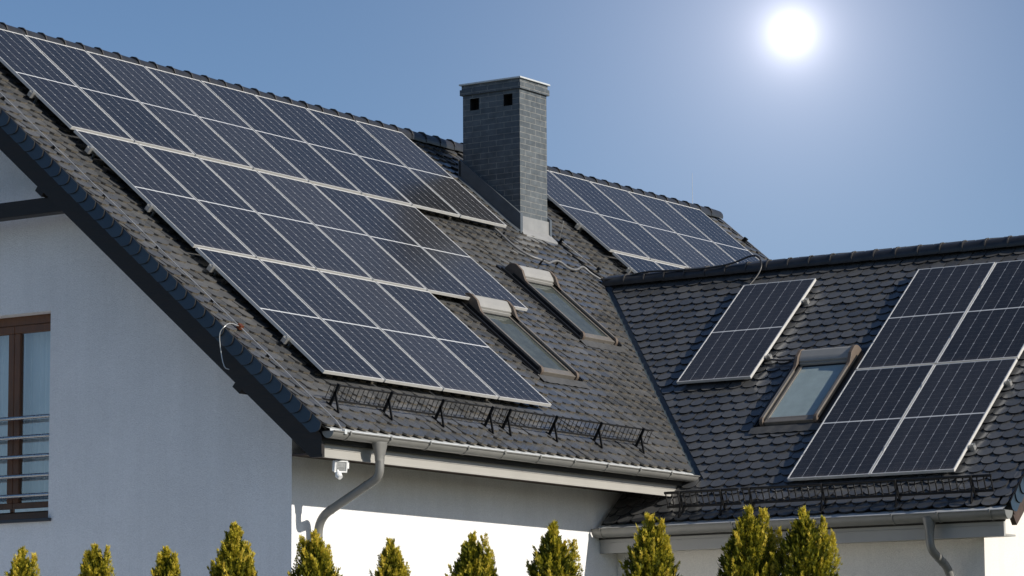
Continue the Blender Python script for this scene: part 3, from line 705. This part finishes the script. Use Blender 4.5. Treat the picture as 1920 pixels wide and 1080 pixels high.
# roof windows with roller shutter boxes
def roof_window(M4, W=.80, Ln=1.45, blind=None):
    inv = HINV @ M4
    def P(mb, name, mt, parent, smooth=False, bevel=0):
        o = mb.build(name, mt, None, smooth, bevel); o.parent = parent
        if parent is house: o.matrix_parent_inverse = Matrix.Identity(4); o.matrix_basis = inv
        return o
    # frame: two side rails with rounded feet, bottom rail and dark inner lining
    fr = MB(); rw = .040; hh = .112
    def railprof(v0, v1):
        pts = [(v0, .01)]
        for k in range(7):
            a = PI/2*k/6; pts.append((v0+.06-.06*math.cos(a), hh-.06+.06*math.sin(a)))
        return pts+[(v1, hh), (v1, .01)]
    for u0 in (0, W-rw): fr.prism(railprof(0, Ln-.16), u0, u0+rw)
    fr.box((rw+.0005, Ln-.17, .0), (W-rw-.0005, Ln-.162, .06))
    o = P(fr, 'roof_window', M_rail, house, bevel=.008)
    for u0 in (0, W-rw):
        ft = MB(); ft.prism([(a-.003, b_+.002) for a, b_ in railprof(0, .075)][:], u0-.004, u0+rw+.004); P(ft, 'rail_foot', M_cap, o, bevel=.006)
    for u0, u1 in ((-.012, -.002), (rw+.001, rw+.012), (W-rw-.012, W-rw-.001), (W+.002, W+.012)): 
        sd_ = MB(); sd_.box((u0, .05, .0), (u1, Ln-.10, hh-.022)); P(sd_, 'rail_side', M_dark, o)
    bo = MB(); bo.box((rw+.013, .012, .02), (W-rw-.013, .085, .075)); P(bo, 'bottom_rail', M_rail, o, bevel=.006)
    ins = MB()
    ins.box((rw+.013, .086, .0), (rw+.045, Ln-.17, .076)); ins.box((W-rw-.045, .086, .0), (W-rw-.013, Ln-.17, .076)); ins.box((rw+.046, .086, .0), (W-rw-.046, .115, .074))
    P(ins, 'sash', M_rail, o, bevel=.004)
    gp = MB(); gp.raw = True; gp.quad([(rw+.045, .115, .064), (W-rw-.045, .115, .064), (W-rw-.045, Ln-.17, .064), (rw+.045, Ln-.17, .064)]); P(gp, 'pane', M_skyglass, o)
    bl = MB(); bl.quad([(rw+.046, .116, .058), (W-rw-.046, .116, .058), (W-rw-.046, Ln-.171, .058), (rw+.046, Ln-.171, .058)]); P(bl, 'blind', blind or M_blind, o)
    bx = MB()
    v0, v1 = Ln-.20, Ln+.03
    prof = [(v0, .085), (v0, .125), (v0+.03, .150)]+[(v0+.03+.10*math.sin(PI/2*k/6)*1.0+.0, .150+.035*math.sin(PI/2*k/6)) for k in range(1, 6)]+[(v1-.10+.10*math.sin(PI/2*k/6), .05+.135*math.cos(PI/2*k/6)) for k in range(7)]+[(v1, .0), (v0+.04, .0)]
    bx.prism(prof, rw+.004, W-rw-.004); bx.box((rw+.004, v0-.022, .060), (W-rw-.004, v0-.001, .100))
    P(bx, 'shutter_box', M_box, o, smooth=True)
    gs = MB(); gs.box((rw+.004, v0-.0225-.02, .045), (W-rw-.004, v0-.023, .070)); P(gs, 'gasket', M_dark, o)
    cp = MB()
    capp = [(v0-.17, hh-.002), (v0-.10, hh+.004), (v0-.04, hh+.035), (v0+.02, hh+.072)]+[(v1-.10+.125*math.sin(PI/2*k/6), .04+.155*math.cos(PI/2*k/6)) for k in range(7)]+[(v1+.025, .0), (v0-.17, .0)]
    for u0 in (-.004, W-rw+.0):
        cp = MB(); cp.prism(capp, u0, u0+rw+.004); P(cp, 'end_cap', M_cap, o, bevel=.006)
    fl = MB()
    for u0, u1 in ((-.105, -.013), (W+.013, W+.105)):
        fl.box((u0, -.03, .030), (u1, Ln+.12, .038))
    for u0 in (-.085, W+.060): fl.box((u0, -.02, .038), (u0+.030, Ln+.05, .066))
    for u0 in (-.045, W+.028): fl.box((u0, -.02, .038), (u0+.014, Ln+.05, .058))
    fl.box((-.105, Ln+.036, .036), (W+.105, Ln+.125, .046))
    P(fl, 'flashing', M_dark, o, bevel=.004)
    ap = MB(); n = 24
    vs = []
    for k in range(n+1):
        u = -.10+(W+.20)*k/n; z = .040+.004*math.sin(k*1.3)
        vs += [(u, -.165+.006*math.sin(k*2.1), z), (u, -.03, .046)]
    ap.add(vs, [(2*k, 2*k+2, 2*k+3, 2*k+1) for k in range(n)]); P(ap, 'apron', M_lead, o, smooth=True)
    return o
roof_window(frame_matrix(main(7.30, 1.93), XA, VM, NM))
roof_window(frame_matrix(main(5.12, .87), XA, VM, NM))
roof_window(frame_matrix(wing(1.07, 5.42), UW, VW, NW), W=.76, Ln=1.43, blind=M_blind2)

# ------------------------------------------------------------------ solar panels
def panel_proto():
    root = empty('solar_panel')
    fr = MB(); lip = .0115; d0, d1 = -.035, 0.0
    fr.box((0, 0, d0), (PW_, lip, d1)); fr.box((0, PL_-lip, d0), (PW_, PL_, d1)); fr.box((0, lip, d0), (lip, PL_-lip, d1)); fr.box((PW_-lip, lip, d0), (PW_, PL_-lip, d1))
    f = fr.build('frame', M_alu, root)
    gl = MB(); gl.quad([(lip, lip, -.003), (PW_-lip, lip, -.003), (PW_-lip, PL_-lip, -.003), (lip, PL_-lip, -.003)]); gl.quad([(lip, lip, -.008), (lip, PL_-lip, -.008), (PW_-lip, PL_-lip, -.008), (PW_-lip, lip, -.008)])
    gl.raw = True
    gl.build('cell_sheet', M_cell, root)
    return root
proto = panel_proto(); used = [False]
ORD = ['first', 'second', 'third', 'fourth', 'fifth', 'sixth', 'seventh', 'eighth']
def put_panel(M4, label, group):
    o = proto if not used[0] else copy_tree(proto)
    used[0] = True
    jit = Matrix.Rotation(random.uniform(-.0012, .0012), 4, 'X') @ Matrix.Rotation(random.uniform(-.0012, .0012), 4, 'Y')
    o.matrix_world = M4 @ jit
    tag(o, label, 'solar panel', group)
    return o
def clampbits(root, pts, xf):
    for u, v, h in pts:
        pass
PITCH = 1.06
for row, (s0, n, desc) in enumerate(((4.49, 8, 'the top row under the ridge'), (2.237, 6, 'the middle row of the large array'), (0.0, 4, 'the bottom row above the snow guard'))):
    for c in range(n):
        put_panel(frame_matrix(main(c*PITCH+.012, s0, .15), XA, VM, NM), 'blue solar panel, %s from the left in %s' % (ORD[c], desc), ['solar panels in the top row', 'solar panels in the middle row', 'solar panels in the bottom row'][row])
XBK = 10.993
for row, (s0, n) in enumerate(((4.49, 5), (2.237, 3))):
    for c in range(n):
        put_panel(frame_matrix(main(XBK+c*PITCH+.012, s0, .15), XA, VM, NM), 'solar panel beyond the chimney, %s from left in its %s' % (ORD[c], 'upper row' if row == 0 else 'lower, half hidden row'), 'solar panels beyond the chimney')
WH = .105
put_panel(frame_matrix(wing(-.507, 6.425, WH), UW, VW, NW), 'single dark solar panel standing alone on the wing roof near the valley', 'solar panels on the wing roof')
for j, t0 in enumerate((6.405, 4.187)):
    for i in range(2):
        put_panel(frame_matrix(wing(1.966+i*1.046, t0, WH), UW, VW, NW), 'dark solar panel at the %s of the block of four on the wing' % (('upper left', 'upper right'), ('lower left', 'lower right'))[j][i], 'solar panels on the wing roof')

# mounting rails with clamps at their ends
def rail(xf, u0, u1, v, h, label, group, hooks=(0,), cl=1.0, mids=()):
    root = empty('mounting_rail', Matrix.Translation(xf(u0, v, 0)))
    inv = Matrix.Translation(-xf(u0, v, 0))
    def Pz(mb, name, mt, bevel=0):
        o = mb.build(name, mt, None, False, bevel); o.parent = root; o.matrix_parent_inverse = inv; return o
    r_ = MB(); r_.box((u0, v-.02, h-.042), (u1, v+.02, h-.002), 0, xf); Pz(r_, 'rail', M_clamp)
    for e, sg in ((u0, -1), (u1, 1)):
        c = MB(); b0 = e+sg*.0
        lo, hi = sorted((b0, b0-sg*.050))
        c.box((lo, v-.028, h-.046), (hi-.012 if sg < 0 else hi, v-.021, h+.034), 0, xf); c.box((lo, v+.021, h-.046), (hi, v+.028, h+.022), 0, xf)
        c.box((lo, v-.024, h-.001), (hi, v+.024, h+.010), 0, xf); c.box((lo+.012, v-.010, h+.010), (lo+.030, v+.010, h+.036), 0, xf)
        Pz(c, 'end_clamp', M_clamp)
    for m_ in mids:
        c = MB(); c.box((m_-.011, v-.03, h+.0345), (m_+.011, v+.03, h+.0395), 0, xf); c.box((m_-.006, v-.007, h+.0395), (m_+.006, v+.007, h+.046), 0, xf); Pz(c, 'mid_clamp', M_clamp)
    k = 0
    u = u0+.15
    hk = MB()
    while u < u1:
        hk.box((u-.015, v-.10, .012), (u+.015, v+.02, .020), 0, xf); hk.box((u-.015, v+.0, .020), (u+.015, v+.012, h-.042), 0, xf); u += 1.06
    Pz(hk, 'roof_hooks', M_clamp)
    tag(root, label, 'mounting rail', group)
def mids(u0, n, p): return [u0+i*p for i in range(1, n)]
HM = .115
G_r = 'mounting rails under the solar panels'
for s_, n, lb in ((5.19, 8, 'lower metal rail under the top panel row, left of chimney'), (4.02+2.30, 8, 'upper metal rail under the top panel row, left of chimney'),
                  (4.09, 6, 'upper metal rail under the middle panel row'), (2.98, 6, 'lower metal rail under the middle panel row'),
                  (1.87, 4, 'upper metal rail under the bottom panel row'), (.59, 4, 'lower metal rail under the bottom panel row')):
    rail(main, -.045, n*PITCH+.02, s_, HM, lb, G_r, mids=[c*PITCH-.0005 for c in range(1, n)])
rail(main, XBK-.06, XBK+5*PITCH+.02, 5.10, HM, 'lower rail under the upper row beyond the chimney', G_r, mids=[XBK+c*PITCH for c in range(1, 5)])
rail(main, XBK-.06, XBK+5*PITCH+.02, 6.20, HM, 'upper rail under the upper row beyond the chimney', G_r, mids=[XBK+c*PITCH for c in range(1, 5)])
rail(main, XBK-.04, XBK+3*PITCH+.02, 4.05, HM, 'rail under the lower row beyond the chimney', G_r)
HWR = WH-.035
rail(wing, -.52, .60, 8.15, HWR, 'upper short rail under the single wing panel', G_r)
rail(wing, -.52, .60, 6.90, HWR, 'lower short rail under the single wing panel', G_r)
for t_, lb in ((8.05, 'topmost rail under the block of four wing panels'), (6.97, 'second rail from the top under the four wing panels'), (5.93, 'third rail from the top under the four wing panels'), (4.67, 'lowest rail under the block of four wing panels')):
    rail(wing, 1.955, 4.115, t_, HWR, lb, G_r, mids=[3.0065])

# ------------------------------------------------------------------ snow guards
def snow_guard(xf, u0, u1, v, posts, label, lean=.035, H0=.075, H1=.235, rr=.0095, br=.0042):
    root = empty('snow_guard', Matrix.Translation(xf((u0+u1)/2, v, 0))); inv = root.matrix_world.inverted()
    def Pz(mb, name, parent=root):
        o = mb.build(name, M_black, None); o.parent = root; o.matrix_parent_inverse = inv; return o
    lv = lambda h: v+lean*(h-H0)/(H1-H0)
    gr = MB()
    for h in (H0, H1): gr.tube([xf(u0, lv(h), h), xf(u1, lv(h), h)], rr, 8)
    n = int(round((u1-u0)/.083))
    for k in range(n+1):
        u = u0+.012+(u1-u0-.024)*k/n
        gr.tube([xf(u, lv(H0), H0), xf(u, lv(H1), H1)], br, 6)
    Pz(gr, 'grille')
    for u in posts:
        b_ = MB(); w_ = .007
        def bar(p, q, wd=.016):
            p, q = xf(*p), xf(*q); d = (q-p).normalized(); a = xf(1, 0, 0)-xf(0, 0, 0); c = d.cross(a)
            vs = [P+a*sx*w_+c*sz*wd for P in (p, q) for sx, sz in ((-1, -1), (1, -1), (1, 1), (-1, 1))]
            b_.add(vs, [(3, 2, 1, 0), (4, 5, 6, 7), (0, 1, 5, 4), (1, 2, 6, 5), (2, 3, 7, 6), (3, 0, 4, 7)])
        bar((u, v-.025, .030), (u, lv(H1)-.018, H1+.025)); bar((u, v+.03, .032), (u, v-.17, .032), .006); bar((u, lv(H1)-.03, H1-.06), (u, v-.165, .034), .011)
        Pz(b_, 'bracket')
    tag(root, label, 'snow guard', 'black snow guards along the eaves')
pm = [-.25+.918*k for k in range(4)]
snow_guard(main, -.38, 2.66, -.44, [-.27, .64, 1.56, 2.48], 'black snow guard at left end of the main eave, under the bottom panels')
snow_guard(main, 2.70, 5.80, -.44, [2.82, 3.74, 4.66, 5.56], 'black snow guard on the main eave nearer the valley')
snow_guard(wing, .56, 1.53, 3.79, [.77, 1.31], 'short black snow guard at the valley end of the wing eave', lean=.05, rr=.016, br=.008)
snow_guard(wing, 1.57, 4.66, 3.79, [1.68, 2.60, 3.52, 4.43], 'long black snow guard along the wing eave under the four panels', lean=.05, rr=.016, br=.008)

# ------------------------------------------------------------------ wires, cable, rods, lamp
lw = MB(); lw.tube([main(-.53, s_, .060) for s_ in (6.8, 5, 3, 1, -.80)]+[(-.53, -.650, -.70)], .0062, 6)
lwo = lw.build('lightning_wire', M_wire); tag(lwo, 'straight thin lightning wire running down beside the left roof verge', 'wire')
for s_ in (6.0, 5.05, 4.10, 3.17, 2.22, 1.26, .31):
    h = MB(); h.box((-.540, s_-.016, .02), (-.520, s_+.016, .060), 0, main); h.box((-.558, s_-.006, .03), (-.520, s_+.006, .046), 0, main); o = h.build('wire_holder', M_black, lwo)
h = MB(); h.box((-.55, -.675, -.725), (-.51, -.635, -.680)); h.build('gutter_clamp', M_zinc, lwo)
lp = MB(); pts = smooth_path([main(-.53, .79, .062), main(-.68, .82, .075), (-.80, .64, .42), (-.82, .70, .36), (-.80, .70, .20), (-.79, .66, .0), (-.78, .60, -.02)], 3)
lp.tube(pts, .0052, 8); lpo = lp.build('wire_loop', M_wire, smooth=True); tag(lpo, 'pale bent wire hanging over the left verge from a copper clamp', 'wire')
h = MB(); h.box((-.555, .765, .04), (-.505, .815, .085), 0, main); h.build('clamp', M_copper, lpo)
lw = MB(); lw.tube([main(9.95, 4.72, .30), main(10.0, 4.65, .06), main(10.10, 4.3, .05), main(10.16, 3.92, .05)], .005, 6); o = lw.build('lightning_wire', M_wire); tag(o, 'short thin wire running down the tiles from the chimney foot to the valley', 'wire')
for s_ in (4.62, 3.97):
    h = MB(); u_ = 10.02 if s_ > 4.3 else 10.15; h.box((u_-.02, s_-.02, .02), (u_+.02, s_+.02, .09), 0, main); h.build('wire_holder', M_black, o)
h2 = MB(); h2.tube([main(17.13, s_, .06) for s_ in (6.85, 5.5, 4.2, 3.0)], .0045, 6); o = h2.build('lightning_wire', M_wire); tag(o, 'thin wire following the far right roof verge beyond the panels', 'wire')
for s_ in (6.2, 5.4, 4.5):
    h = MB(); h.box((17.11, s_-.03, .02), (17.15, s_+.03, .085), 0, main); h.build('wire_holder', M_black, o)
cv = [(8.30, 4.62, .06), (8.28, 4.38, .07), (8.28, 4.10, .06), (8.38, 3.88, .075), (8.55, 3.80, .10), (8.72, 3.79, .07), (8.92, 3.90, .06), (9.06, 3.90, .10), (9.20, 3.80, .06), (9.42, 3.80, .06), (9.62, 3.90, .10), (9.70, 3.78, .07), (9.80, 3.66, .07)]
pts = [main(*q) for q in cv]; pts2 = [pts[-1]] + [wing(*q) for q in ((-2.62, 9.10, .10), (-2.2, 9.13, .16), (-1.7, 9.10, .14), (-1.25, 9.06, .15), (-.85, 9.10, .16), (-.62, 9.20, .20), (-.48, 9.16, .20), (-.40, 9.03, .14), (-.42, 8.90, .08), (-.48, 8.72, .05))]
cb_ = MB(); cb_.tube(smooth_path(pts, 3), .0165, 10); cbo = cb_.build('cable_conduit', M_conduit, smooth=True); cb2 = MB(); cb2.tube(smooth_path(pts2, 3), .0125, 10); cb2.build('cable', M_cable, cbo, smooth=True); tag(cbo, 'wavy grey cable conduit crossing the tiles below the chimney to the wing ridge', 'conduit')
for q in ((8.30, 4.36), (8.55, 3.80), (9.06, 3.90), (9.62, 3.90)):
    h = MB(); h.box((q[0]-.006, q[1]-.012, .02), (q[0]+.006, q[1]+.012, .115), 0, main); h.build('cable_holder', M_black, cbo)
c2 = MB(); c2.tube(smooth_path([wing(.50, 6.88, .06), wing(.62, 6.83, .07), wing(.80, 6.80, .06), wing(1.02, 6.80, .06)], 2), .012, 8); tag(c2.build('panel_cable', M_cable, smooth=True), 'black cable lying between the single wing panel and the wing skylight', 'cable')
for x_, z0, z1, lb in ((16.56, 4.42, 4.95, 'hair thin lightning rod near the right end of the main ridge'),):
    rd = MB(); rd.tube([(x_, YR+.04, z0), (x_, YR+.04, z1)], [.004, .0025], 6); ro = rd.build('lightning_rod', M_wire); tag(ro, lb, 'lightning rod')
    h = MB(); h.box((x_-.02, YR+.0, z0-.02), (x_+.02, YR+.08, z0+.03)); h.build('rod_holder', M_black, ro)

def floodlight():
    root = empty('floodlight', Matrix.Translation((-.25, -.40, -1.0))); inv = Matrix.Translation((.25, .40, 1.0))
    def Pz(mb, name, mt, parent=root, bevel=.004):
        o = mb.build(name, mt, None, False, bevel); o.parent = parent
        o.matrix_parent_inverse = inv if parent is root else Matrix.Identity(4); return o
    # lamp head aimed down and outwards
    hm_ = Matrix.Translation((-.262, -.40, -1.012)) @ Matrix.Rotation(R(-32), 4, 'Z') @ Matrix.Rotation(R(12), 4, 'X')
    def xf(x, y, z): return hm_ @ V3((x, y, z))
    b_ = MB(); b_.box((-.065, -.02, -.055), (.065, .045, .055), 0, xf); 
    bodyo = Pz(b_, 'lamp_body', M_white)
    f = MB()
    for a, c in (((-.070, -.032, -.060), (.070, -.0205, -.045)), ((-.070, -.032, .045), (.070, -.0205, .060)), ((-.070, -.032, -.0449), (-.052, -.0205, .0449)), ((.052, -.032, -.0449), (.070, -.0205, .0449))): f.box(a, c, 0, xf)
    Pz(f, 'bezel', M_white, bodyo)
    ln = MB(); ln.box((-.052, -.026, -.045), (.052, -.0205, .045), 0, xf); ln.add([(-.05, -.0265, -.044), (.05, -.0265, -.044), (.02, -.040, 0), (-.02, -.040, 0)], [(0, 1, 2, 3)], 0, xf); Pz(ln, 'lens', M_lamp, bodyo, 0)
    br = MB(); br.box((-.29, -.43, -.9525), (-.17, -.36, -.9465)); br.box((-.235, -.40, -.9525-.03), (-.205, -.37, -.9526)); br.box((-.195, -.42, -1.03), (-.135, -.33, -.955)); Pz(br, 'bracket', M_white)
    sn = MB(); sn.tube([(-.315, -.42, -1.075), (-.315, -.42, -1.105), (-.320, -.45, -1.13)], [.030, .036, .026], 12); sn.tube([(-.29, -.39, -1.04), (-.31, -.41, -1.08)], .012, 8); Pz(sn, 'motion_sensor', M_white, root, 0)
    tag(root, 'small white floodlight with motion sensor hanging under the corner of the main eave', 'floodlight')
floodlight()

# ------------------------------------------------------------------ thuja row
def leaf_mat():
    mt, t, b = new_mat('thuja foliage'); n = t.nodes.new; l = t.links.new
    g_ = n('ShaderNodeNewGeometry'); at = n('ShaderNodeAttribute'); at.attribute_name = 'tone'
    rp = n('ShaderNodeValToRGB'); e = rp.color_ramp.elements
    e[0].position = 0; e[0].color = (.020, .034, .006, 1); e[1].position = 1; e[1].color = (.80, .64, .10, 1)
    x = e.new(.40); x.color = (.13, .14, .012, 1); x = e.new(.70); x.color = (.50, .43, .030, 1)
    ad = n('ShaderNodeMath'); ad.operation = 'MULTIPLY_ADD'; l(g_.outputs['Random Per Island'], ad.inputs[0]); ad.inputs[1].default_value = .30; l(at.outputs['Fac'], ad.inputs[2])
    l(ad.outputs[0], rp.inputs[0]); l(rp.outputs[0], b.inputs['Base Color']); b.inputs['Roughness'].default_value = .6; b.inputs['Specular IOR Level'].default_value = .25
    # thin leaves let a little light through
    o = t.nodes['Material Output']; tr = n('ShaderNodeBsdfTranslucent'); l(rp.outputs[0], tr.inputs[0]); mx = n('ShaderNodeMixShader'); mx.inputs[0].default_value = .32
    l(b.outputs[0], mx.inputs[1]); l(tr.outputs[0], mx.inputs[2]); l(mx.outputs[0], o.inputs[0])
    return mt
M_leaf = leaf_mat(); M_bark = mat('thuja bark', (.09, .06, .04), .9, var=.3, scale=12, bump=.5)
def thuja(px, py, depth, leaders, wbot, label, seed):
    """px,py: pixel of the highest tip; leaders: [(du, dh)] extra tips; wbot: crown width 0.27 m below the tip"""
    rnd = random.Random(seed)
    v = rt2*((px-960)/6073.05) - up2*((py-579.915)/6073.05) + fw
    tip = CAM + v*depth
    hgt = tip.z-ZG
    root = empty('thuja_tree', Matrix.Translation((tip.x, tip.y, ZG)))
    mb = MB(); mb.raw = True; tones = []
    side = V3((rt2.x, rt2.y, 0)).normalized(); fwd = V3((fw.x, fw.y, 0)).normalized()
    lead = [(0, 0, 0)]+list(leaders)
    lead3 = [(side*a+fwd*rnd.uniform(-.07, .07), -b_, c) for a, b_, c in lead]
    k0 = wbot/2
    def spray(P, dirv, ln, wd, tone):
        a = dirv.orthogonal().normalized(); a = Matrix.Rotation(rnd.uniform(0, 2*PI), 3, dirv) @ a
        c = dirv.cross(a)
        for j in range(3):
            sp_ = (-.55, 0, .55)[j]+rnd.uniform(-.2, .2)
            d = (dirv+a*sp_+c*rnd.uniform(-.25, .25)).normalized(); l_ = ln*(1 if j == 1 else .75)*rnd.uniform(.8, 1.15)
            b0 = P+dirv*(ln*.12*(1 if j == 1 else .3)); w_ = a.cross(d).cross(d).normalized()*wd*.5
            mid_ = b0+d*l_*.55
            o = len(mb.v); mb.v += [tuple(b0), tuple(mid_+w_), tuple(b0+d*l_), tuple(mid_-w_)]; mb.f.append((o, o+1, o+2, o+3)); mb.m.append(0); tones.append(tone)
    # each leader is a plume; the body below is a lumpy cone made of many plumes
    plumes = []
    for off, dz, sc in lead3: plumes.append((V3((tip.x, tip.y, tip.z+dz))+off, sc if sc else 1.0))
    def rad(h):                 # crown radius at height h below the tip
        return k0*(h/.27)**1.0 if h < .27 else k0+(h-.27)*.22*(1-.19*(h-.27))
    hh_ = .02
    # sub plumes
    subs = []
    for i in range(330):
        L0, sc0 = plumes[0] if rnd.random() < .5 else rnd.choice(plumes)
        top = L0.z
        h = .045+(rnd.random()**.85)*.75; r_ = rad(max(.012, h-.075))*rnd.uniform(.25, 1.0)*(1 if sc0 >= 1 else .45+.55*min(1, h/.3)); a = rnd.uniform(0, 2*PI)
        f_ = max(0, 1-h/.45)                       # lower down the plumes share one body
        subs.append((V3((tip.x+(L0.x-tip.x)*f_+r_*math.cos(a), tip.y+(L0.y-tip.y)*f_+r_*math.sin(a), top-h)), .6+.4*rnd.random(), a, h))
    for P, sc in plumes:
        for i in range(int(480*sc)):
            h = rnd.random()**.75*.34*sc; rr_ = (.005+h*.15+h*h*.3)*math.sqrt(rnd.random()); a = rnd.uniform(0, 2*PI)
            q = P+V3((rr_*math.cos(a), rr_*math.sin(a), -h-.02))
            d = V3((math.cos(a)*.45, math.sin(a)*.45, 1.0)).normalized()
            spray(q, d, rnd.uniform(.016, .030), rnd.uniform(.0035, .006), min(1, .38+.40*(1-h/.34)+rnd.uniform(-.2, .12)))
    for P, sc, a0, h0 in subs:
        sc *= min(1.0, .40+2.6*h0)
        tb_ = .04+.60*rnd.random()**1.3
        outd = V3((math.cos(a0)*.42+rnd.uniform(-.2, .2), math.sin(a0)*.42+rnd.uniform(-.2, .2), 1.0)).normalized()
        for i in range(50):
            t_ = rnd.random(); wdt = .030*(1.08-t_)*sc
            q = P+outd*((t_-.55)*.20*sc)+V3((rnd.gauss(0, 1), rnd.gauss(0, 1), rnd.gauss(0, .6)))*wdt*.6
            d = (outd+V3((rnd.uniform(-.4, .4), rnd.uniform(-.4, .4), 0))).normalized()
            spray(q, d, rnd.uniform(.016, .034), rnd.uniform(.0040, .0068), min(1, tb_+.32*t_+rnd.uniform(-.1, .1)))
    # inner and lower foliage, coarser
    for i in range(1900):
        h = .13+rnd.random()*.83; r_ = rad(h-.08)*math.sqrt(rnd.random())*.9; a = rnd.uniform(0, 2*PI)
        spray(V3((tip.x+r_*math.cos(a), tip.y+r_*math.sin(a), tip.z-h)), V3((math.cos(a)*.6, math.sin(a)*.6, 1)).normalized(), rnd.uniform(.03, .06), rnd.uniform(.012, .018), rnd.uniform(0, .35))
    hl = hgt-.1
    for i in range(3200):
        h = .9+(hl-.9)*rnd.random(); r_ = (rad(.9)+(h-.9)*.06)*(rnd.random()**.3); a = rnd.uniform(0, 2*PI)
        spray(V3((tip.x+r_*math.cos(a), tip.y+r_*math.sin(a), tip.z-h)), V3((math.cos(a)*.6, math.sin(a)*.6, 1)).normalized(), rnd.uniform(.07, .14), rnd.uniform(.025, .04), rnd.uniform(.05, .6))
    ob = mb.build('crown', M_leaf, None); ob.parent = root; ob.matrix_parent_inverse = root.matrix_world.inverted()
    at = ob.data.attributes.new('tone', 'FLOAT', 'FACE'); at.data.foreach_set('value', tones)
    tk = MB(); tk.tube([(tip.x, tip.y, ZG), (tip.x+.01, tip.y, ZG+hgt*.5), (tip.x, tip.y, tip.z-.12)], [.05, .03, .006], 8)
    to = tk.build('trunk', M_bark, None, smooth=True); to.parent = root; to.matrix_parent_inverse = root.matrix_world.inverted()
    tag(root, label, 'thuja', 'thujas in the row in front of the house')
TH_ = [
 (42, 1024, [(.085, .035, .6), (-.04, .06, .5)], .27, 'leftmost golden green thuja, its low tip below the gable window'),
 (178, 1017, [(.10, .015, .8), (-.06, .06, .5)], .28, 'twin tipped thuja second from the left, before the grey blue gable wall'),
 (313, 1021, [(.07, .05, .6), (-.05, .05, .5)], .26, 'low blunt thuja third from the left, before the middle of the gable wall'),
 (440, 978, [(.10, .13, .8), (-.06, .14, .7), (.02, .03, .4)], .30, 'thuja with one tall thin spike before the gable wall'),
 (590, 992, [(-.10, .03, .8), (.10, .10, .7), (.0, .05, .6)], .33, 'broad thuja standing in front of the main downpipe'),
 (734, 1008, [(-.05, .05, .6), (.06, .08, .6)], .29, 'slim pointed thuja right of the downpipe against the sunlit wall'),
 (885, 998, [(.10, .0, .9), (-.06, .07, .6), (.14, .11, .6)], .35, 'twin tipped thuja in the middle of the sunlit white wall'),
 (1036, 977, [(.16, .12, .9), (-.07, .10, .7), (.02, .03, .8)], .36, 'broad thuja with a lower right shoulder at the wall corner'),
 (1217, 962, [(.09, .03, .9), (-.05, .12, .7), (.13, .16, .6)], .36, 'pointed thuja in front of the left end of the wing gutter'),
 (1403, 948, [(.12, .01, 1.0), (-.07, .12, .8), (.22, .14, .8)], .42, 'bushy tall thuja, left one of the close pair by the wing'),
 (1506, 948, [(.14, .07, 1.0), (-.05, .10, .8), (.20, .17, .7)], .40, 'bushy tall thuja, right one of the close pair by the wing')]
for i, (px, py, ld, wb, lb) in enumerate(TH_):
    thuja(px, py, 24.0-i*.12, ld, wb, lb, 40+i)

# ------------------------------------------------------------------ bare tree beside the added paving (mirrored in the gable window)
def bare_tree(loc, h, seed):
    rnd = random.Random(seed); root = empty('bare_tree', Matrix.Translation(loc)); inv = root.matrix_world.inverted()
    tk, br = MB(), MB()
    def grow(p, d, ln, r, lev):
        n = 4; pts = [p]
        for i in range(n):
            d = (d+V3((rnd.gauss(0, .12), rnd.gauss(0, .12), rnd.gauss(.05, .08)))).normalized(); pts.append(pts[-1]+d*ln/n)
        (tk if lev == 0 else br).tube(pts, [r*(1-.6*i/n) for i in range(n+1)], 6 if lev < 2 else 4)
        if lev < 4:
            for k in range(5 if lev < 2 else 4):
                t_ = rnd.uniform(.3, 1); q = pts[min(n, int(t_*n)+1)]; a = rnd.uniform(0, 2*PI)
                sd = d.orthogonal().normalized(); sd = Matrix.Rotation(a, 3, d) @ sd
                grow(q, (d*.75+sd*rnd.uniform(.45, .8)).normalized(), ln*rnd.uniform(.5, .68), r*.45, lev+1)
    grow(V3(loc), V3((0, 0, 1)), h*.42, .10, 0)
    for mb, nm in ((tk, 'trunk'), (br, 'crown')):
        o = mb.build(nm, M_bark, None, smooth=True); o.parent = root; o.matrix_parent_inverse = inv
    tag(root, 'leafless tree whose bare branches are mirrored in the gable window', 'tree')
bare_tree((-7.5, 9.3, ZG), 5.6, 5)
